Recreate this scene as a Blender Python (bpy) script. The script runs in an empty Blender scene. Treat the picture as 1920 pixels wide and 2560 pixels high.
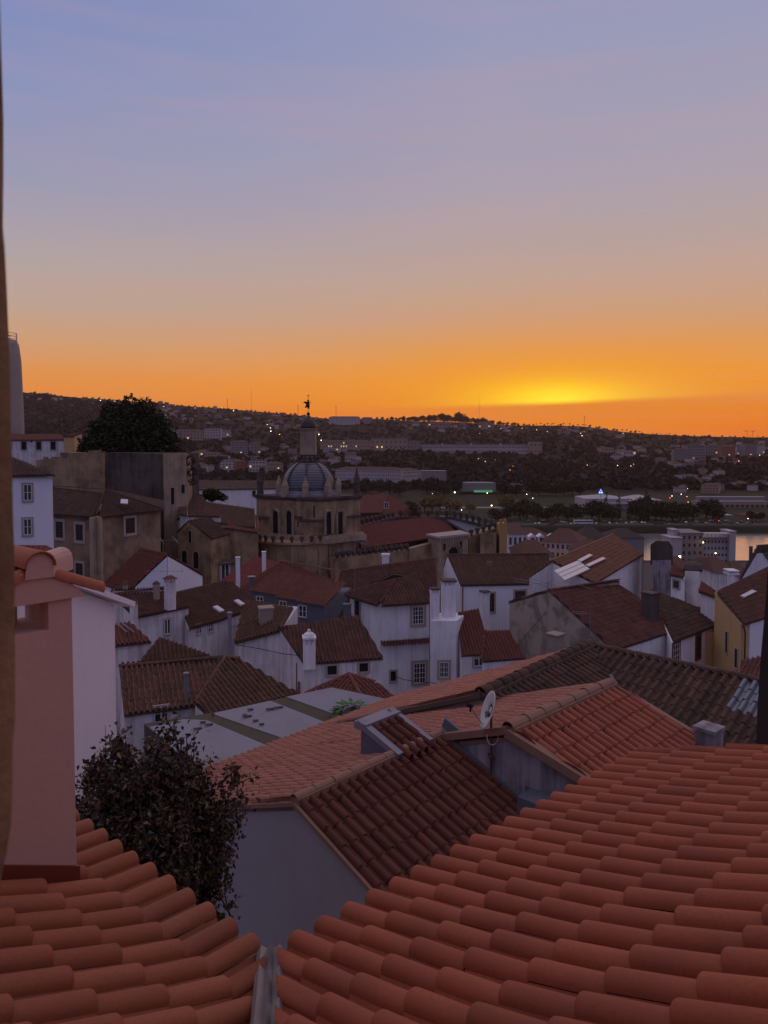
import bpy, math, random
import numpy as np
random.seed(7); rng = np.random.default_rng(7)
sc = bpy.context.scene
R_ = math.radians
# ---------------- camera ----------------
FPX = 1848.0; TH = R_(2.5); CYP = 1110 + FPX*math.tan(TH)
cd = bpy.data.cameras.new('camera'); cam = bpy.data.objects.new('camera', cd)
sc.collection.objects.link(cam); sc.camera = cam
cam.location = (0,0,0); cam.rotation_euler = (R_(90)-TH, 0, 0)
cd.sensor_fit = 'VERTICAL'; cd.sensor_height = 36; cd.sensor_width = 27; cd.lens = 36*FPX/2560
cd.shift_y = (CYP-1280)/2560
cd.clip_start = .05; cd.clip_end = 30000
cd.dof.use_dof = True; cd.dof.focus_distance = 25; cd.dof.aperture_fstop = 12
# ---------------- world ----------------
W = bpy.data.worlds.new("World"); sc.world = W; W.use_nodes = True
nt = W.node_tree; nt.nodes.clear(); WNT = nt
def N(t, nt=nt, **k):
    n = nt.nodes.new(t)
    for a, b in k.items(): setattr(n, a, b)
    return n
def sl(c):  # sRGB 0-255 to linear
    return tuple(((v/255)/12.92 if v/255 <= .04045 else ((v/255+.055)/1.055)**2.4) for v in c) + (1,)
def M_(op, a, b=None, nt=nt, c=None, clamp=False):
    nt = nt or WNT; n = N('ShaderNodeMath', nt, operation=op); n.use_clamp = clamp
    for i, v in enumerate((a, b, c)):
        if v is None: continue
        if isinstance(v, (int, float)): n.inputs[i].default_value = v
        else: nt.links.new(v, n.inputs[i])
    return n.outputs[0]
def ramp(fac, stops, nt=nt, interp='LINEAR'):
    n = N('ShaderNodeValToRGB', nt); cr = n.color_ramp; cr.interpolation = interp
    while len(cr.elements) > 1: cr.elements.remove(cr.elements[-1])
    cr.elements[0].position = stops[0][0]; cr.elements[0].color = stops[0][1]
    for p, c in stops[1:]:
        e = cr.elements.new(p); e.color = c
    nt.links.new(fac, n.inputs[0]); return n.outputs[0]
def mixc(f, a, b, nt=nt, blend='MIX'):
    n = N('ShaderNodeMix', nt, data_type='RGBA', blend_type=blend)
    for s, v in ((0, f), (6, a), (7, b)):
        if isinstance(v, (int, float)): n.inputs[s].default_value = v
        elif isinstance(v, tuple): n.inputs[s].default_value = v if len(v) == 4 else v+(1,)
        else: nt.links.new(v, n.inputs[s])
    return n.outputs[2]
tc = N('ShaderNodeTexCoord'); sep = N('ShaderNodeSeparateXYZ'); nt.links.new(tc.outputs['Generated'], sep.inputs[0])
X, Y, Z = sep.outputs
az = M_('ARCTAN2', X, Y)                       # 0 ahead, + right
el = M_('ARCTAN2', Z, M_('SQRT', M_('ADD', M_('MULTIPLY', X, X), M_('MULTIPLY', Y, Y))))
def st(lst): return [(min(1, max(0, math.atan((1110-y)/FPX)/1.2+.1)), sl(c)) for y, c in lst]
e01 = M_('MULTIPLY_ADD', el, 1/1.2, None, c=.1, clamp=True)
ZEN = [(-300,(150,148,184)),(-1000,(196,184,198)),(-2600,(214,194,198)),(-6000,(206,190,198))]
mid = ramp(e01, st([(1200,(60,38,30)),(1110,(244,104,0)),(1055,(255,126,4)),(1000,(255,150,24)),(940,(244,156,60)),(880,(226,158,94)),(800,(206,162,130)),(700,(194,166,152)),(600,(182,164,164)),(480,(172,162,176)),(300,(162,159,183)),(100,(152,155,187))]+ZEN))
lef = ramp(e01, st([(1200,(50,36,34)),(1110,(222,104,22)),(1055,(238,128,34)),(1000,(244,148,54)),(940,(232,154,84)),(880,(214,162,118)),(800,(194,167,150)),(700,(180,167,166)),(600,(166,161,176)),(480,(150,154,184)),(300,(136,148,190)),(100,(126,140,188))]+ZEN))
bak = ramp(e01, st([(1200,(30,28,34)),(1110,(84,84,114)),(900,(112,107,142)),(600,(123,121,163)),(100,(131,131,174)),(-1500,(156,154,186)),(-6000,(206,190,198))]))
laz = M_('MULTIPLY_ADD', az, -1.6, None, c=.22, clamp=True)
front = mixc(laz, mid, lef)
# glow of the sun that has just gone below the cloud bank
SAZ = math.atan((1395-960)/FPX); SEL = math.atan((1110-1008)/FPX)
da = M_('SUBTRACT', az, SAZ); de = M_('SUBTRACT', el, SEL)
def gauss(sa, se, tilt=0.0):
    d2 = M_('ADD', M_('POWER', M_('DIVIDE', M_('ABSOLUTE', da), sa), 2.0), M_('POWER', M_('DIVIDE', M_('ABSOLUTE', de), se), 2.0))
    return M_('POWER', 2.718, M_('MULTIPLY', d2, -1.0))
nz = N('ShaderNodeTexNoise'); mp = N('ShaderNodeMapping'); mp.inputs['Scale'].default_value = (1.6,1.6,26); mp.inputs['Rotation'].default_value = (.05,-.06,0)
nt.links.new(tc.outputs['Generated'], mp.inputs[0]); nt.links.new(mp.outputs[0], nz.inputs['Vector'])
nz.inputs['Scale'].default_value = 1.6; nz.inputs['Detail'].default_value = 4
wis = M_('MULTIPLY_ADD', nz.outputs[0], 1.0, None, c=-.5)
g1 = gauss(.27, .085); g2 = gauss(.12, .030)
c1 = mixc(M_('MULTIPLY', g1, .75, clamp=True), front, sl((255,162,26)))
up = M_('MULTIPLY', M_('ADD', M_('ADD', de, M_('MULTIPLY', da, -.028)), .0045), 150, clamp=True)      # cloud bank cuts the glow off below
g2c = M_('MULTIPLY', M_('MULTIPLY', g2, up), 1.25, clamp=True)
c2 = mixc(g2c, c1, (1.25,.68,.004,1))
g3 = M_('MULTIPLY', M_('MULTIPLY', gauss(.05,.016), up), 1.0, clamp=True)
c2 = mixc(g3, c2, (1.4,1.02,.02,1))
dkb = M_('MULTIPLY', M_('SUBTRACT', 1.0, up), M_('MULTIPLY', g1, .35), clamp=True)
c2 = mixc(dkb, c2, sl((238,112,14)))
c2 = mixc(M_('MULTIPLY_ADD', wis, .45, None, c=.03, clamp=True), c2, sl((212,156,150)))
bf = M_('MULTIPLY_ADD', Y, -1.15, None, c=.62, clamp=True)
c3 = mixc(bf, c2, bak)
bg = N('ShaderNodeBackground'); out = N('ShaderNodeOutputWorld')
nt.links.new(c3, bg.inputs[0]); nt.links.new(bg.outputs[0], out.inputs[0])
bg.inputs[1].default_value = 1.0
# last weak sunlight grazing from the glow
sd = bpy.data.lights.new('sun', 'SUN'); so = bpy.data.objects.new('sun', sd); sc.collection.objects.link(so)
sd.energy = .10; sd.angle = R_(12); sd.color = (1,.55,.25)
so.rotation_euler = (R_(90-4), 0, -SAZ+R_(180))
# view
sc.view_settings.view_transform = 'Standard'; sc.view_settings.look = 'None'
sc.view_settings.exposure = 0; sc.view_settings.gamma = 1
sc.render.engine = 'CYCLES'
# ---------------- projection helpers ----------------
def ray(px, py):
    x = (px-960)/FPX; yu = (CYP-py)/FPX
    return np.array([x, math.cos(TH)+yu*math.sin(TH), -math.sin(TH)+yu*math.cos(TH)])
def PD(px, py, d): r = ray(px, py); return r*(d/r[1])
def PZ(px, py, h): r = ray(px, py); return r*(-h/r[2])
def PPL(px, py, o, n): r = ray(px, py); return r*(np.dot(o, n)/np.dot(r, n))
def nrm(v): v = np.asarray(v, float); return v/np.linalg.norm(v)
UP = np.array([0,0,1.0])
# ---------------- mesh builder ----------------
class MB:
    def __init__(s): s.v = []; s.f = []; s.m = []; s.n = 0
    def add(s, vs, fs, m=0):
        s.v.append(np.asarray(vs, float).reshape(-1, 3)); 
        for f in fs: s.f.append(tuple(i+s.n for i in f)); s.m.append(m)
        s.n += len(s.v[-1])
    def addq(s, vs, q, m=0):            # numpy quads
        s.v.append(vs); s.f.extend(map(tuple, (q+s.n).tolist())); s.m.extend([m]*len(q)); s.n += len(vs)
    def box(s, c, ax, hs, m=0):         # centre, 3 axes, half sizes
        c = np.asarray(c, float); a = [np.asarray(q, float)*h for q, h in zip(ax, hs)]
        vs = [c+i*a[0]+j*a[1]+k*a[2] for i in (-1,1) for j in (-1,1) for k in (-1,1)]
        s.add(vs, [(0,1,3,2),(4,6,7,5),(0,4,5,1),(2,3,7,6),(0,2,6,4),(1,5,7,3)], m)
    def bx(s, p0, p1, m=0):
        p0 = np.array(p0, float); p1 = np.array(p1, float)
        s.box((p0+p1)/2, np.eye(3), np.abs(p1-p0)/2, m)
    def bxy(s, c, w, d, h, yaw=0, m=0): # base centre
        u = np.array([math.cos(yaw), math.sin(yaw), 0]); v = np.array([-u[1], u[0], 0])
        s.box(np.asarray(c, float)+UP*h/2, (u, v, UP), (w/2, d/2, h/2), m)
    def prism(s, top, zb, m=0, mt=None):# top polygon 3D, straight down to zb (float) or list bottom points
        top = [np.asarray(p, float) for p in top]; n = len(top)
        bot = [np.array([p[0], p[1], zb]) for p in top] if isinstance(zb, (int, float)) else zb
        s.add(top+bot, [tuple(range(n))], m if mt is None else mt)
        s.n -= 2*n; 
        s.f += [tuple(i+s.n for i in range(2*n-1, n-1, -1))]; s.m.append(m)
        for i in range(n):
            j = (i+1) % n; s.f.append((s.n+i, s.n+n+i, s.n+n+j, s.n+j)); s.m.append(m)
        s.n += 2*n
    def tube(s, pts, r, k=6, m=0, cap=True):
        pts = [np.asarray(p, float) for p in pts]; rs = r if isinstance(r, (list, tuple)) else [r]*len(pts)
        vs = []
        for i, p in enumerate(pts):
            t = nrm(pts[min(i+1, len(pts)-1)]-pts[max(i-1, 0)])
            a = nrm(np.cross(t, [.31,.27,.91] if abs(t[2]) < .9 else [1,.1,0])); b = np.cross(t, a)
            for j in range(k):
                an = 2*math.pi*j/k; vs.append(p+rs[i]*(a*math.cos(an)+b*math.sin(an)))
        fs = [(i*k+j, i*k+(j+1) % k, (i+1)*k+(j+1) % k, (i+1)*k+j) for i in range(len(pts)-1) for j in range(k)]
        if cap: fs += [tuple(range(k-1, -1, -1)), tuple((len(pts)-1)*k+j for j in range(k))]
        s.add(vs, fs, m)
    def lathe(s, c, prof, k=12, m=0, ph=0.0):  # prof (r, z)
        c = np.asarray(c, float); vs = []
        for r, z in prof:
            for j in range(k):
                an = ph+2*math.pi*j/k; vs.append(c+np.array([r*math.cos(an), r*math.sin(an), z]))
        fs = [(i*k+j, i*k+(j+1) % k, (i+1)*k+(j+1) % k, (i+1)*k+j) for i in range(len(prof)-1) for j in range(k)]
        fs += [tuple(range(k-1, -1, -1)), tuple((len(prof)-1)*k+j for j in range(k))]
        s.add(vs, fs, m)
    def mesh(s, name, mats, off=(0,0,0), smooth=False):
        me = bpy.data.meshes.new(name)
        v = np.concatenate(s.v)-np.asarray(off, float)
        me.from_pydata(v.tolist(), [], s.f)
        for mt in mats: me.materials.append(mt)
        if len(mats) > 1: me.polygons.foreach_set('material_index', np.array(s.m, dtype=np.int32))
        if smooth: me.polygons.foreach_set('use_smooth', (np.array(s.m) != 1) if smooth == 'tiles' else np.ones(len(me.polygons), dtype=bool))
        me.update(); return me
    def build(s, name, mats, parent=None, smooth=False, label=None):
        if not isinstance(mats, (list, tuple)): mats = [mats]
        off = np.zeros(3); p = parent
        while p is not None: off += np.array(p.location); p = p.parent
        o = bpy.data.objects.new(name, s.mesh(name, mats, off, smooth)); sc.collection.objects.link(o)
        if parent is not None: o.parent = parent
        if label: o['label'] = label
        return o
def thing(name, label, cat, loc, group=None):
    o = bpy.data.objects.new(name, None); sc.collection.objects.link(o); o.location = tuple(float(v) for v in loc)
    o.empty_display_size = .3
    o['label'] = label; o['category'] = cat
    if group: o['group'] = group
    return o
def tag(o, label=None, cat=None, group=None, kind=None):
    for k, v in (('label', label), ('category', cat), ('group', group), ('kind', kind)):
        if v: o[k] = v
    return o
def solo(mb, name, mats, label, cat, loc, group=None, smooth=False):   # a thing that is one mesh, origin at its base
    if not isinstance(mats, (list, tuple)): mats = [mats]
    o = bpy.data.objects.new(name, mb.mesh(name, mats, loc, smooth)); sc.collection.objects.link(o)
    o.location = tuple(float(v) for v in loc); return tag(o, label, cat, group)
# ---------------- materials ----------------
def newmat(name):
    m = bpy.data.materials.new(name); m.use_nodes = True; t = m.node_tree
    return m, t, t.nodes['Principled BSDF']
def noise(t, scale, detail=5, vec=None, mapping=None, rough=.6):
    tcn = N('ShaderNodeTexCoord', t); v = tcn.outputs['Object']
    if mapping:
        m = N('ShaderNodeMapping', t); m.inputs['Scale'].default_value = mapping; t.links.new(v, m.inputs[0]); v = m.outputs[0]
    n = N('ShaderNodeTexNoise', t); n.inputs['Scale'].default_value = scale; n.inputs['Detail'].default_value = detail
    n.inputs['Roughness'].default_value = rough; t.links.new(v, n.inputs['Vector']); return n.outputs[0]
def bump(t, b, h, dist, strength=.5):
    n = N('ShaderNodeBump', t); n.inputs['Strength'].default_value = strength; n.inputs['Distance'].default_value = dist
    t.links.new(h, n.inputs['Height']); t.links.new(n.outputs[0], b.inputs['Normal'])
def plaster(name, col, dirt=(.16,.14,.12), amt=.5, streak=1.0, rough=.9, sc_=1.0, lo=.48, hi=.75):
    m, t, b = newmat(name)
    a = noise(t, .7*sc_, 6); s_ = noise(t, 1.0*sc_, 5, mapping=(3.2,3.2,.22))
    f = M_('MULTIPLY_ADD', s_, .6*streak, t, c=0.0); f = M_('ADD', f, M_('MULTIPLY', a, 1-.6*streak, t), t)
    r = ramp(f, [(lo, (0,0,0,1)), (hi, (1,1,1,1))], t)
    fine = noise(t, 9*sc_, 4)
    c = mixc(M_('MULTIPLY', r, amt, t), col, dirt, t)
    c = mixc(M_('MULTIPLY_ADD', fine, .5, t, c=-.12, clamp=True), c, tuple(v*.8 for v in col[:3])+(1,), t)
    t.links.new(c, b.inputs['Base Color']); b.inputs['Roughness'].default_value = rough
    b.inputs['Specular IOR Level'].default_value = .2
    bump(t, b, noise(t, 22*sc_, 4), .01, .35); return m
def tilem(name, c1, c2, moss=(.05,.055,.03), mamt=.4, rough=.75, fine=40, c3=None):
    m, t, b = newmat(name)
    g = N('ShaderNodeNewGeometry', t)
    stops = [(0, c1+(1,)), (.55, tuple((x+y)/2 for x, y in zip(c1, c2))+(1,)), (1, c2+(1,))]
    if c3: stops.insert(2, (.86, c3+(1,)))
    c = ramp(g.outputs['Random Per Island'], stops, t)
    n1 = noise(t, 1.3, 6); r = ramp(n1, [(.46, (0,0,0,1)), (.68, (1,1,1,1))], t)
    c = mixc(M_('MULTIPLY', r, mamt, t), c, moss+(1,), t)
    n2 = noise(t, fine, 5); c = mixc(M_('MULTIPLY_ADD', n2, .9, t, c=-.25, clamp=True), c, tuple(v*.6 for v in c1)+(1,), t)
    t.links.new(c, b.inputs['Base Color']); b.inputs['Roughness'].default_value = rough
    b.inputs['Specular IOR Level'].default_value = .25
    bump(t, b, n2, .004, .4); return m
def plain(name, col, rough=.6, metal=0, var=.25, sc_=6, spec=.4):
    m, t, b = newmat(name)
    n = noise(t, sc_, 5); c = mixc(M_('MULTIPLY', n, var*2, t, clamp=True), col+(1,), tuple(v*.55 for v in col)+(1,), t)
    t.links.new(c, b.inputs['Base Color']); b.inputs['Roughness'].default_value = rough; b.inputs['Metallic'].default_value = metal
    b.inputs['Specular IOR Level'].default_value = spec; return m
def emis(name, col, st_):
    m, t, b = newmat(name); b.inputs['Base Color'].default_value = col+(1,)
    b.inputs['Emission Color'].default_value = col+(1,); b.inputs['Emission Strength'].default_value = st_; return m
T_NEAR = tilem('terracotta_new', (.29,.075,.040), (.37,.100,.053), (.14,.055,.038), .4, .7, 55)
T_NEARL = tilem('terracotta_left', (.25,.074,.038), (.345,.112,.058), (.17,.075,.05), .35, .7, 55)
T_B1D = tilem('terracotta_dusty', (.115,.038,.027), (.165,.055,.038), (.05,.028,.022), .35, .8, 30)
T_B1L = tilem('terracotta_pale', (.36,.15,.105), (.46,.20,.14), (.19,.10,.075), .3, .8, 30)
T_B2 = tilem('terracotta_fresh', (.33,.10,.062), (.42,.135,.08), (.20,.075,.05), .25, .7, 30)
T_OLD = tilem('old_tile', (.10,.048,.038), (.17,.075,.058), (.045,.036,.026), .55, .85, 20)
T_DK = tilem('dark_tile', (.085,.05,.038), (.15,.08,.058), (.035,.03,.022), .6, .85, 15)
T_RED = tilem('red_tile', (.155,.055,.042), (.215,.075,.055), (.07,.04,.032), .4, .85, 15)
T_BRN = tilem('brown_tile', (.105,.055,.038), (.155,.075,.05), (.045,.042,.022), .5, .85, 15)
MORT = plaster('roof_mortar', (.29,.165,.12,1), (.08,.055,.045,1), .5, 0)
MORTG = plaster('grey_mortar', (.115,.085,.07,1), (.05,.04,.035,1), .6, 0)
WHITE = plaster('white_render', (.82,.80,.84,1), (.34,.29,.29,1), .5, lo=.46, hi=.68)
WHITEC = plaster('clean_white_render', (.80,.79,.86,1), (.5,.46,.48,1), .2)
WDIRTY = plaster('stained_white_render', (.74,.70,.72,1), (.17,.14,.13,1), .7, lo=.44, hi=.66)
BEIGE = plaster('beige_old_render', (.34,.27,.22,1), (.14,.11,.09,1), .65, .5)
PINK = plaster('pink_render', (.62,.42,.37,1), (.30,.17,.13,1), .3, .6)
GREYW = plaster('grey_wet_render', (.34,.30,.33,1), (.085,.08,.085,1), .9, .9, sc_=1.5, lo=.42, hi=.6)
GABLEW = plaster('gable_render', (.35,.315,.33,1), (.26,.23,.22,1), .45, .5)
STONE = plaster('golden_limestone', (.40,.275,.165,1), (.085,.065,.05,1), .85, .45, sc_=.6, lo=.42, hi=.62)
STONEP = plaster('pale_limestone', (.42,.32,.23,1), (.14,.11,.09,1), .7, .6, sc_=.8, lo=.42, hi=.62)
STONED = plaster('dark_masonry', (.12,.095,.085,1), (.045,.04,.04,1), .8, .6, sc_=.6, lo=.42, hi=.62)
OCHRE = plaster('ochre_render', (.60,.38,.18,1), (.24,.14,.07,1), .4, .7)
BROWNW = plaster('brown_render', (.30,.205,.14,1), (.085,.065,.055,1), .85, .35, sc_=.5, lo=.44, hi=.60)
JAMB = plaster('window_jamb_stone', (.36,.24,.15,1), (.07,.045,.035,1), .9, .3, sc_=6, lo=.42, hi=.6)
ZINC = plain('zinc', (.26,.25,.30), .55, .3, .25, 3)
SLATE = plain('slate_cladding', (.13,.135,.17), .6, 0, .3, 4)
LEAD = plain('lead_flashing', (.25,.225,.24), .6, .2, .3, 9)
METAL = plain('antenna_metal', (.32,.31,.33), .45, .6)
RUST = plain('rusty_metal', (.12,.05,.035), .8, .1)
DARK = plain('dark_void', (.012,.012,.014), .9, 0, .1)
GLASS = plain('window_glass', (.025,.028,.035), .12, 0, .1, 2, .6)
FRAMEW = plain('white_paint', (.72,.70,.72), .5, 0, .1)
FRAMER = plain('red_paint', (.22,.04,.03), .5, 0, .1)
TRIM = plain('stone_trim', (.42,.345,.31), .8, 0, .2)
WOOD = plain('old_wood', (.10,.06,.04), .8)
SHEET = plaster('fibre_cement_sheet', (.27,.26,.295,1), (.17,.14,.12,1), .55, .2, sc_=.8)
MOSS = plaster('mossy_sheet', (.10,.085,.06,1), (.07,.065,.04,1), .7, .2, sc_=2)
REDBAND = plain('red_flashing', (.20,.045,.03), .6, 0, .25)
PANEL = plain('solar_glass', (.62,.57,.60), .3, 0, .1, 2, .9)  # sky reflection on the glass put into the pale base colour
LIT_W = emis('lamp_warm', (1,.72,.35), 9); LIT_C = emis('lamp_white', (1,.95,.8), 9); LIT_O = emis('lamp_orange', (1,.42,.08), 9)
LIT_R = emis('lamp_red', (1,.05,.04), 5); LIT_G = emis('lamp_green', (.2,.8,.35), .18); LITWIN = emis('lit_window', (1,.6,.2), .9)
BLUE_E = emis('sign_blue', (.01,.06,.7), .35); WHITE_E = emis('sign_white', (.45,.65,1), .9)
# ---------------- terrain height ----------------
_sky = np.array([(-900,960),(-200,965),(60,978),(110,980),(180,990),(260,994),(340,1003),(400,1003),(470,1012),(560,1017),(640,1026),(720,1032),(800,1041),(860,1046),(940,1043),(1040,1050),(1100,1050),(1200,1055),(1290,1060),(1380,1060),(1460,1062),(1550,1075),(1620,1081),(1720,1086),(1800,1088),(1920,1090),(2400,1092),(3200,1090)], float)
_yb = np.array([(-60,-11),(0,-12),(25,-17),(50,-20),(80,-24),(110,-29),(160,-42),(250,-60),(400,-70),(452,-71.5),(458,-74.5),(588,-74.5),(600,-67.5),(700,-66),(900,-59)], float)
DR = 2600.
def zt(x, y):
    x = np.asarray(x, float); y = np.asarray(y, float)
    base = np.interp(y, _yb[:,0], _yb[:,1])
    px = 960+FPX*x/np.maximum(y, 50)
    zr = (1110-np.interp(px, _sky[:,0], _sky[:,1])-4)/FPX*DR
    t = np.clip((y-900)/(DR-900), 0, 1); s = t**1.15*(1+.0*t)
    h = -59*(1-s)+zr*s
    h = h+7*np.sin(x*.011+1.3)*np.sin(y*.006)*np.minimum(1, t*4)*(1-t)+4*np.sin(x*.03+y*.017)*np.minimum(1,t*4)*(1-t)
    far = np.clip((y-DR)/1500, 0, 1); h = h-far*260
    return np.where(y > 900, h, base)
def hit(px, py, y0=600, y1=2700):
    r = ray(px, py); ys = np.arange(y0, y1, 4.0)
    P = r[None]/r[1]*ys[:,None]; d = P[:,2]-zt(P[:,0], P[:,1]); i = np.argmax(d < 0)
    if not (d < 0).any(): return None
    p = P[i].copy(); p[2] = float(zt(p[0], p[1])); return p
# ---------------- tiles ----------------
RW = .64                                             # roll share of the tile width
def _pr(k, ch, RW=RW): return np.concatenate([RW*.5*(1-np.cos(np.linspace(0, np.pi, k))), RW+(1-RW)*np.array(ch)])
_PROF = {0: (_pr(11, [.25,.5,.75,1]),), 1: (_pr(7, [.5,1], .54),), 2: (_pr(5, [.5,1], .54),)}
def _ph(t, H, RW=RW):
    return np.where(t <= RW+1e-9, H*np.sqrt(np.clip(1-(2*t/RW-1)**2, 0, 1)), -(.6 if RW > .6 else .35)*H*np.sin(np.pi*np.clip((t-RW)/(1-RW), 0, 1)))
def tiles(mb, o, u, v, n, poly, w=.22, L=.42, lod=2, m=0, H=.10, jit=.006, u0=None, rows=None, th=.016, mfun=None):
    poly = np.asarray(poly, float); o = np.asarray(o, float)
    pu, pv = poly[:,0], poly[:,1]
    umin, umax, vmin, vmax = pu.min(), pu.max(), pv.min(), pv.max()
    us = umin if u0 is None else u0+math.floor((umin-u0)/w)*w
    nc = max(1, int(math.ceil((umax-us)/w-1e-6))); nr = max(1, int(math.ceil((vmax-vmin)/L-1e-6)))
    t = _PROF[lod][0]; h = _ph(t, H) if lod == 0 else _ph(t, H, .54); k = len(t)
    rv = {0: np.array([0.,0.,.004,.014,.05,L+.05]), 1: np.array([0.,.002,.03,L+.02]), 2: np.array([0.,.001,L])}[lod]
    rn = {0: np.array([-th,-.004,-.001,0,0,0]), 1: np.array([-th*1.1,0,0,0]), 2: np.array([-th*.9,0,0])}[lod]
    q = len(rv); lift = .028 if lod == 0 else .016
    C, Rr = np.meshgrid(np.arange(nc), np.arange(nr), indexing='ij'); C = C.ravel(); Rr = Rr.ravel(); n_t = len(C)
    ju = rng.normal(0, jit, n_t); jv = rng.normal(0, jit*1.2, n_t); jr = rng.normal(0, jit*.9, n_t); jl = rng.normal(0, jit*.4, n_t)
    U = us+C[:,None,None]*w+t[None,None,:]*w+ju[:,None,None]+jr[:,None,None]*(rv/L)[None,:,None]+np.zeros((1,q,1))
    V = vmin+Rr[:,None,None]*L+rv[None,:,None]+jv[:,None,None]+np.zeros((1,1,k))
    tp = 1-.10*np.clip(rv/L, 0, 1)
    Nn = h[None,None,:]*tp[None,:,None]+rn[None,:,None]+lift*(1-rv/L)[None,:,None]+jl[:,None,None]
    Nn = Nn+np.zeros_like(U)
    # clip against the outline
    Uc = np.clip(U, umin, umax); lo = np.full(U.shape, 1e9); hi = np.full(U.shape, -1e9); P = len(poly)
    for i in range(P):
        a, b = poly[i], poly[(i+1) % P]
        if abs(a[0]-b[0]) < 1e-6: continue
        inside = (Uc >= min(a[0], b[0])-1e-9) & (Uc <= max(a[0], b[0])+1e-9)
        vv = a[1]+(Uc-a[0])/(b[0]-a[0])*(b[1]-a[1])
        lo = np.where(inside, np.minimum(lo, vv), lo); hi = np.where(inside, np.maximum(hi, vv), hi)
    keep = (V.max(axis=(1,2)) > lo.min(axis=(1,2))+.02) & (V.min(axis=(1,2)) < hi.max(axis=(1,2))-.02)
    Vc = np.clip(V, lo-.03, np.maximum(hi, lo))
    keep &= (Vc.max(axis=(1,2))-Vc.min(axis=(1,2))) > .03
    Uc = Uc[keep]; Vc = Vc[keep]; Nn = Nn[keep]; nk = len(Uc)
    if nk == 0: return
    pts = o+Uc[...,None]*u+Vc[...,None]*v+Nn[...,None]*n
    pts = pts.reshape(-1, 3)
    i, j = np.meshgrid(np.arange(q-1), np.arange(k-1), indexing='ij'); i = i.ravel(); j = j.ravel()
    qd = np.stack([i*k+j, i*k+j+1, (i+1)*k+j+1, (i+1)*k+j], 1)
    allq = (np.arange(nk)[:,None,None]*(q*k)+qd[None]).reshape(-1, 4)
    base = mb.n; mb.addq(pts, allq, m)
    if mfun:
        Ck = C[keep]; Rk = Rr[keep]; nf = len(qd); st_ = len(mb.m)-nk*nf
        for z_ in range(nk):
            mm = mfun(Ck[z_], Rk[z_])
            if mm is not None: mb.m[st_+z_*nf:st_+(z_+1)*nf] = [mm]*nf
def caps(mb, p, q, r=.10, L=.38, m=0, lift=.03, k=7, mort=None):
    p = np.asarray(p, float); q = np.asarray(q, float); d = q-p; ln = np.linalg.norm(d); d = d/ln
    s = nrm(np.cross(d, UP)); n = np.cross(s, d); nn = max(1, int(round(ln/L))); st_ = ln/nn
    for i in range(nn):
        a = p+d*(i*st_-.03)+n*(lift+random.uniform(-.006,.006)); b = p+d*((i+1)*st_)+n*(lift+.0); vs = []
        sh = s*random.uniform(-.01,.01)
        for (c, rr, th) in ((a, r*1.12-.018, 0), (a, r*1.12, 0), (b, r*.93, 0)):
            for j in range(k):
                an = math.pi*j/(k-1); vs.append(c+sh+rr*(s*math.cos(an)+n*math.sin(an)*.95))
        mb.add(vs, [(i2*k+j, i2*k+j+1, (i2+1)*k+j+1, (i2+1)*k+j) for i2 in range(2) for j in range(k-1)], m)
    if mort is not None:
        mb.box((p+q)/2+n*(lift-.035), (d, s, n), (ln/2, r*1.25, .05), mort)
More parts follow.
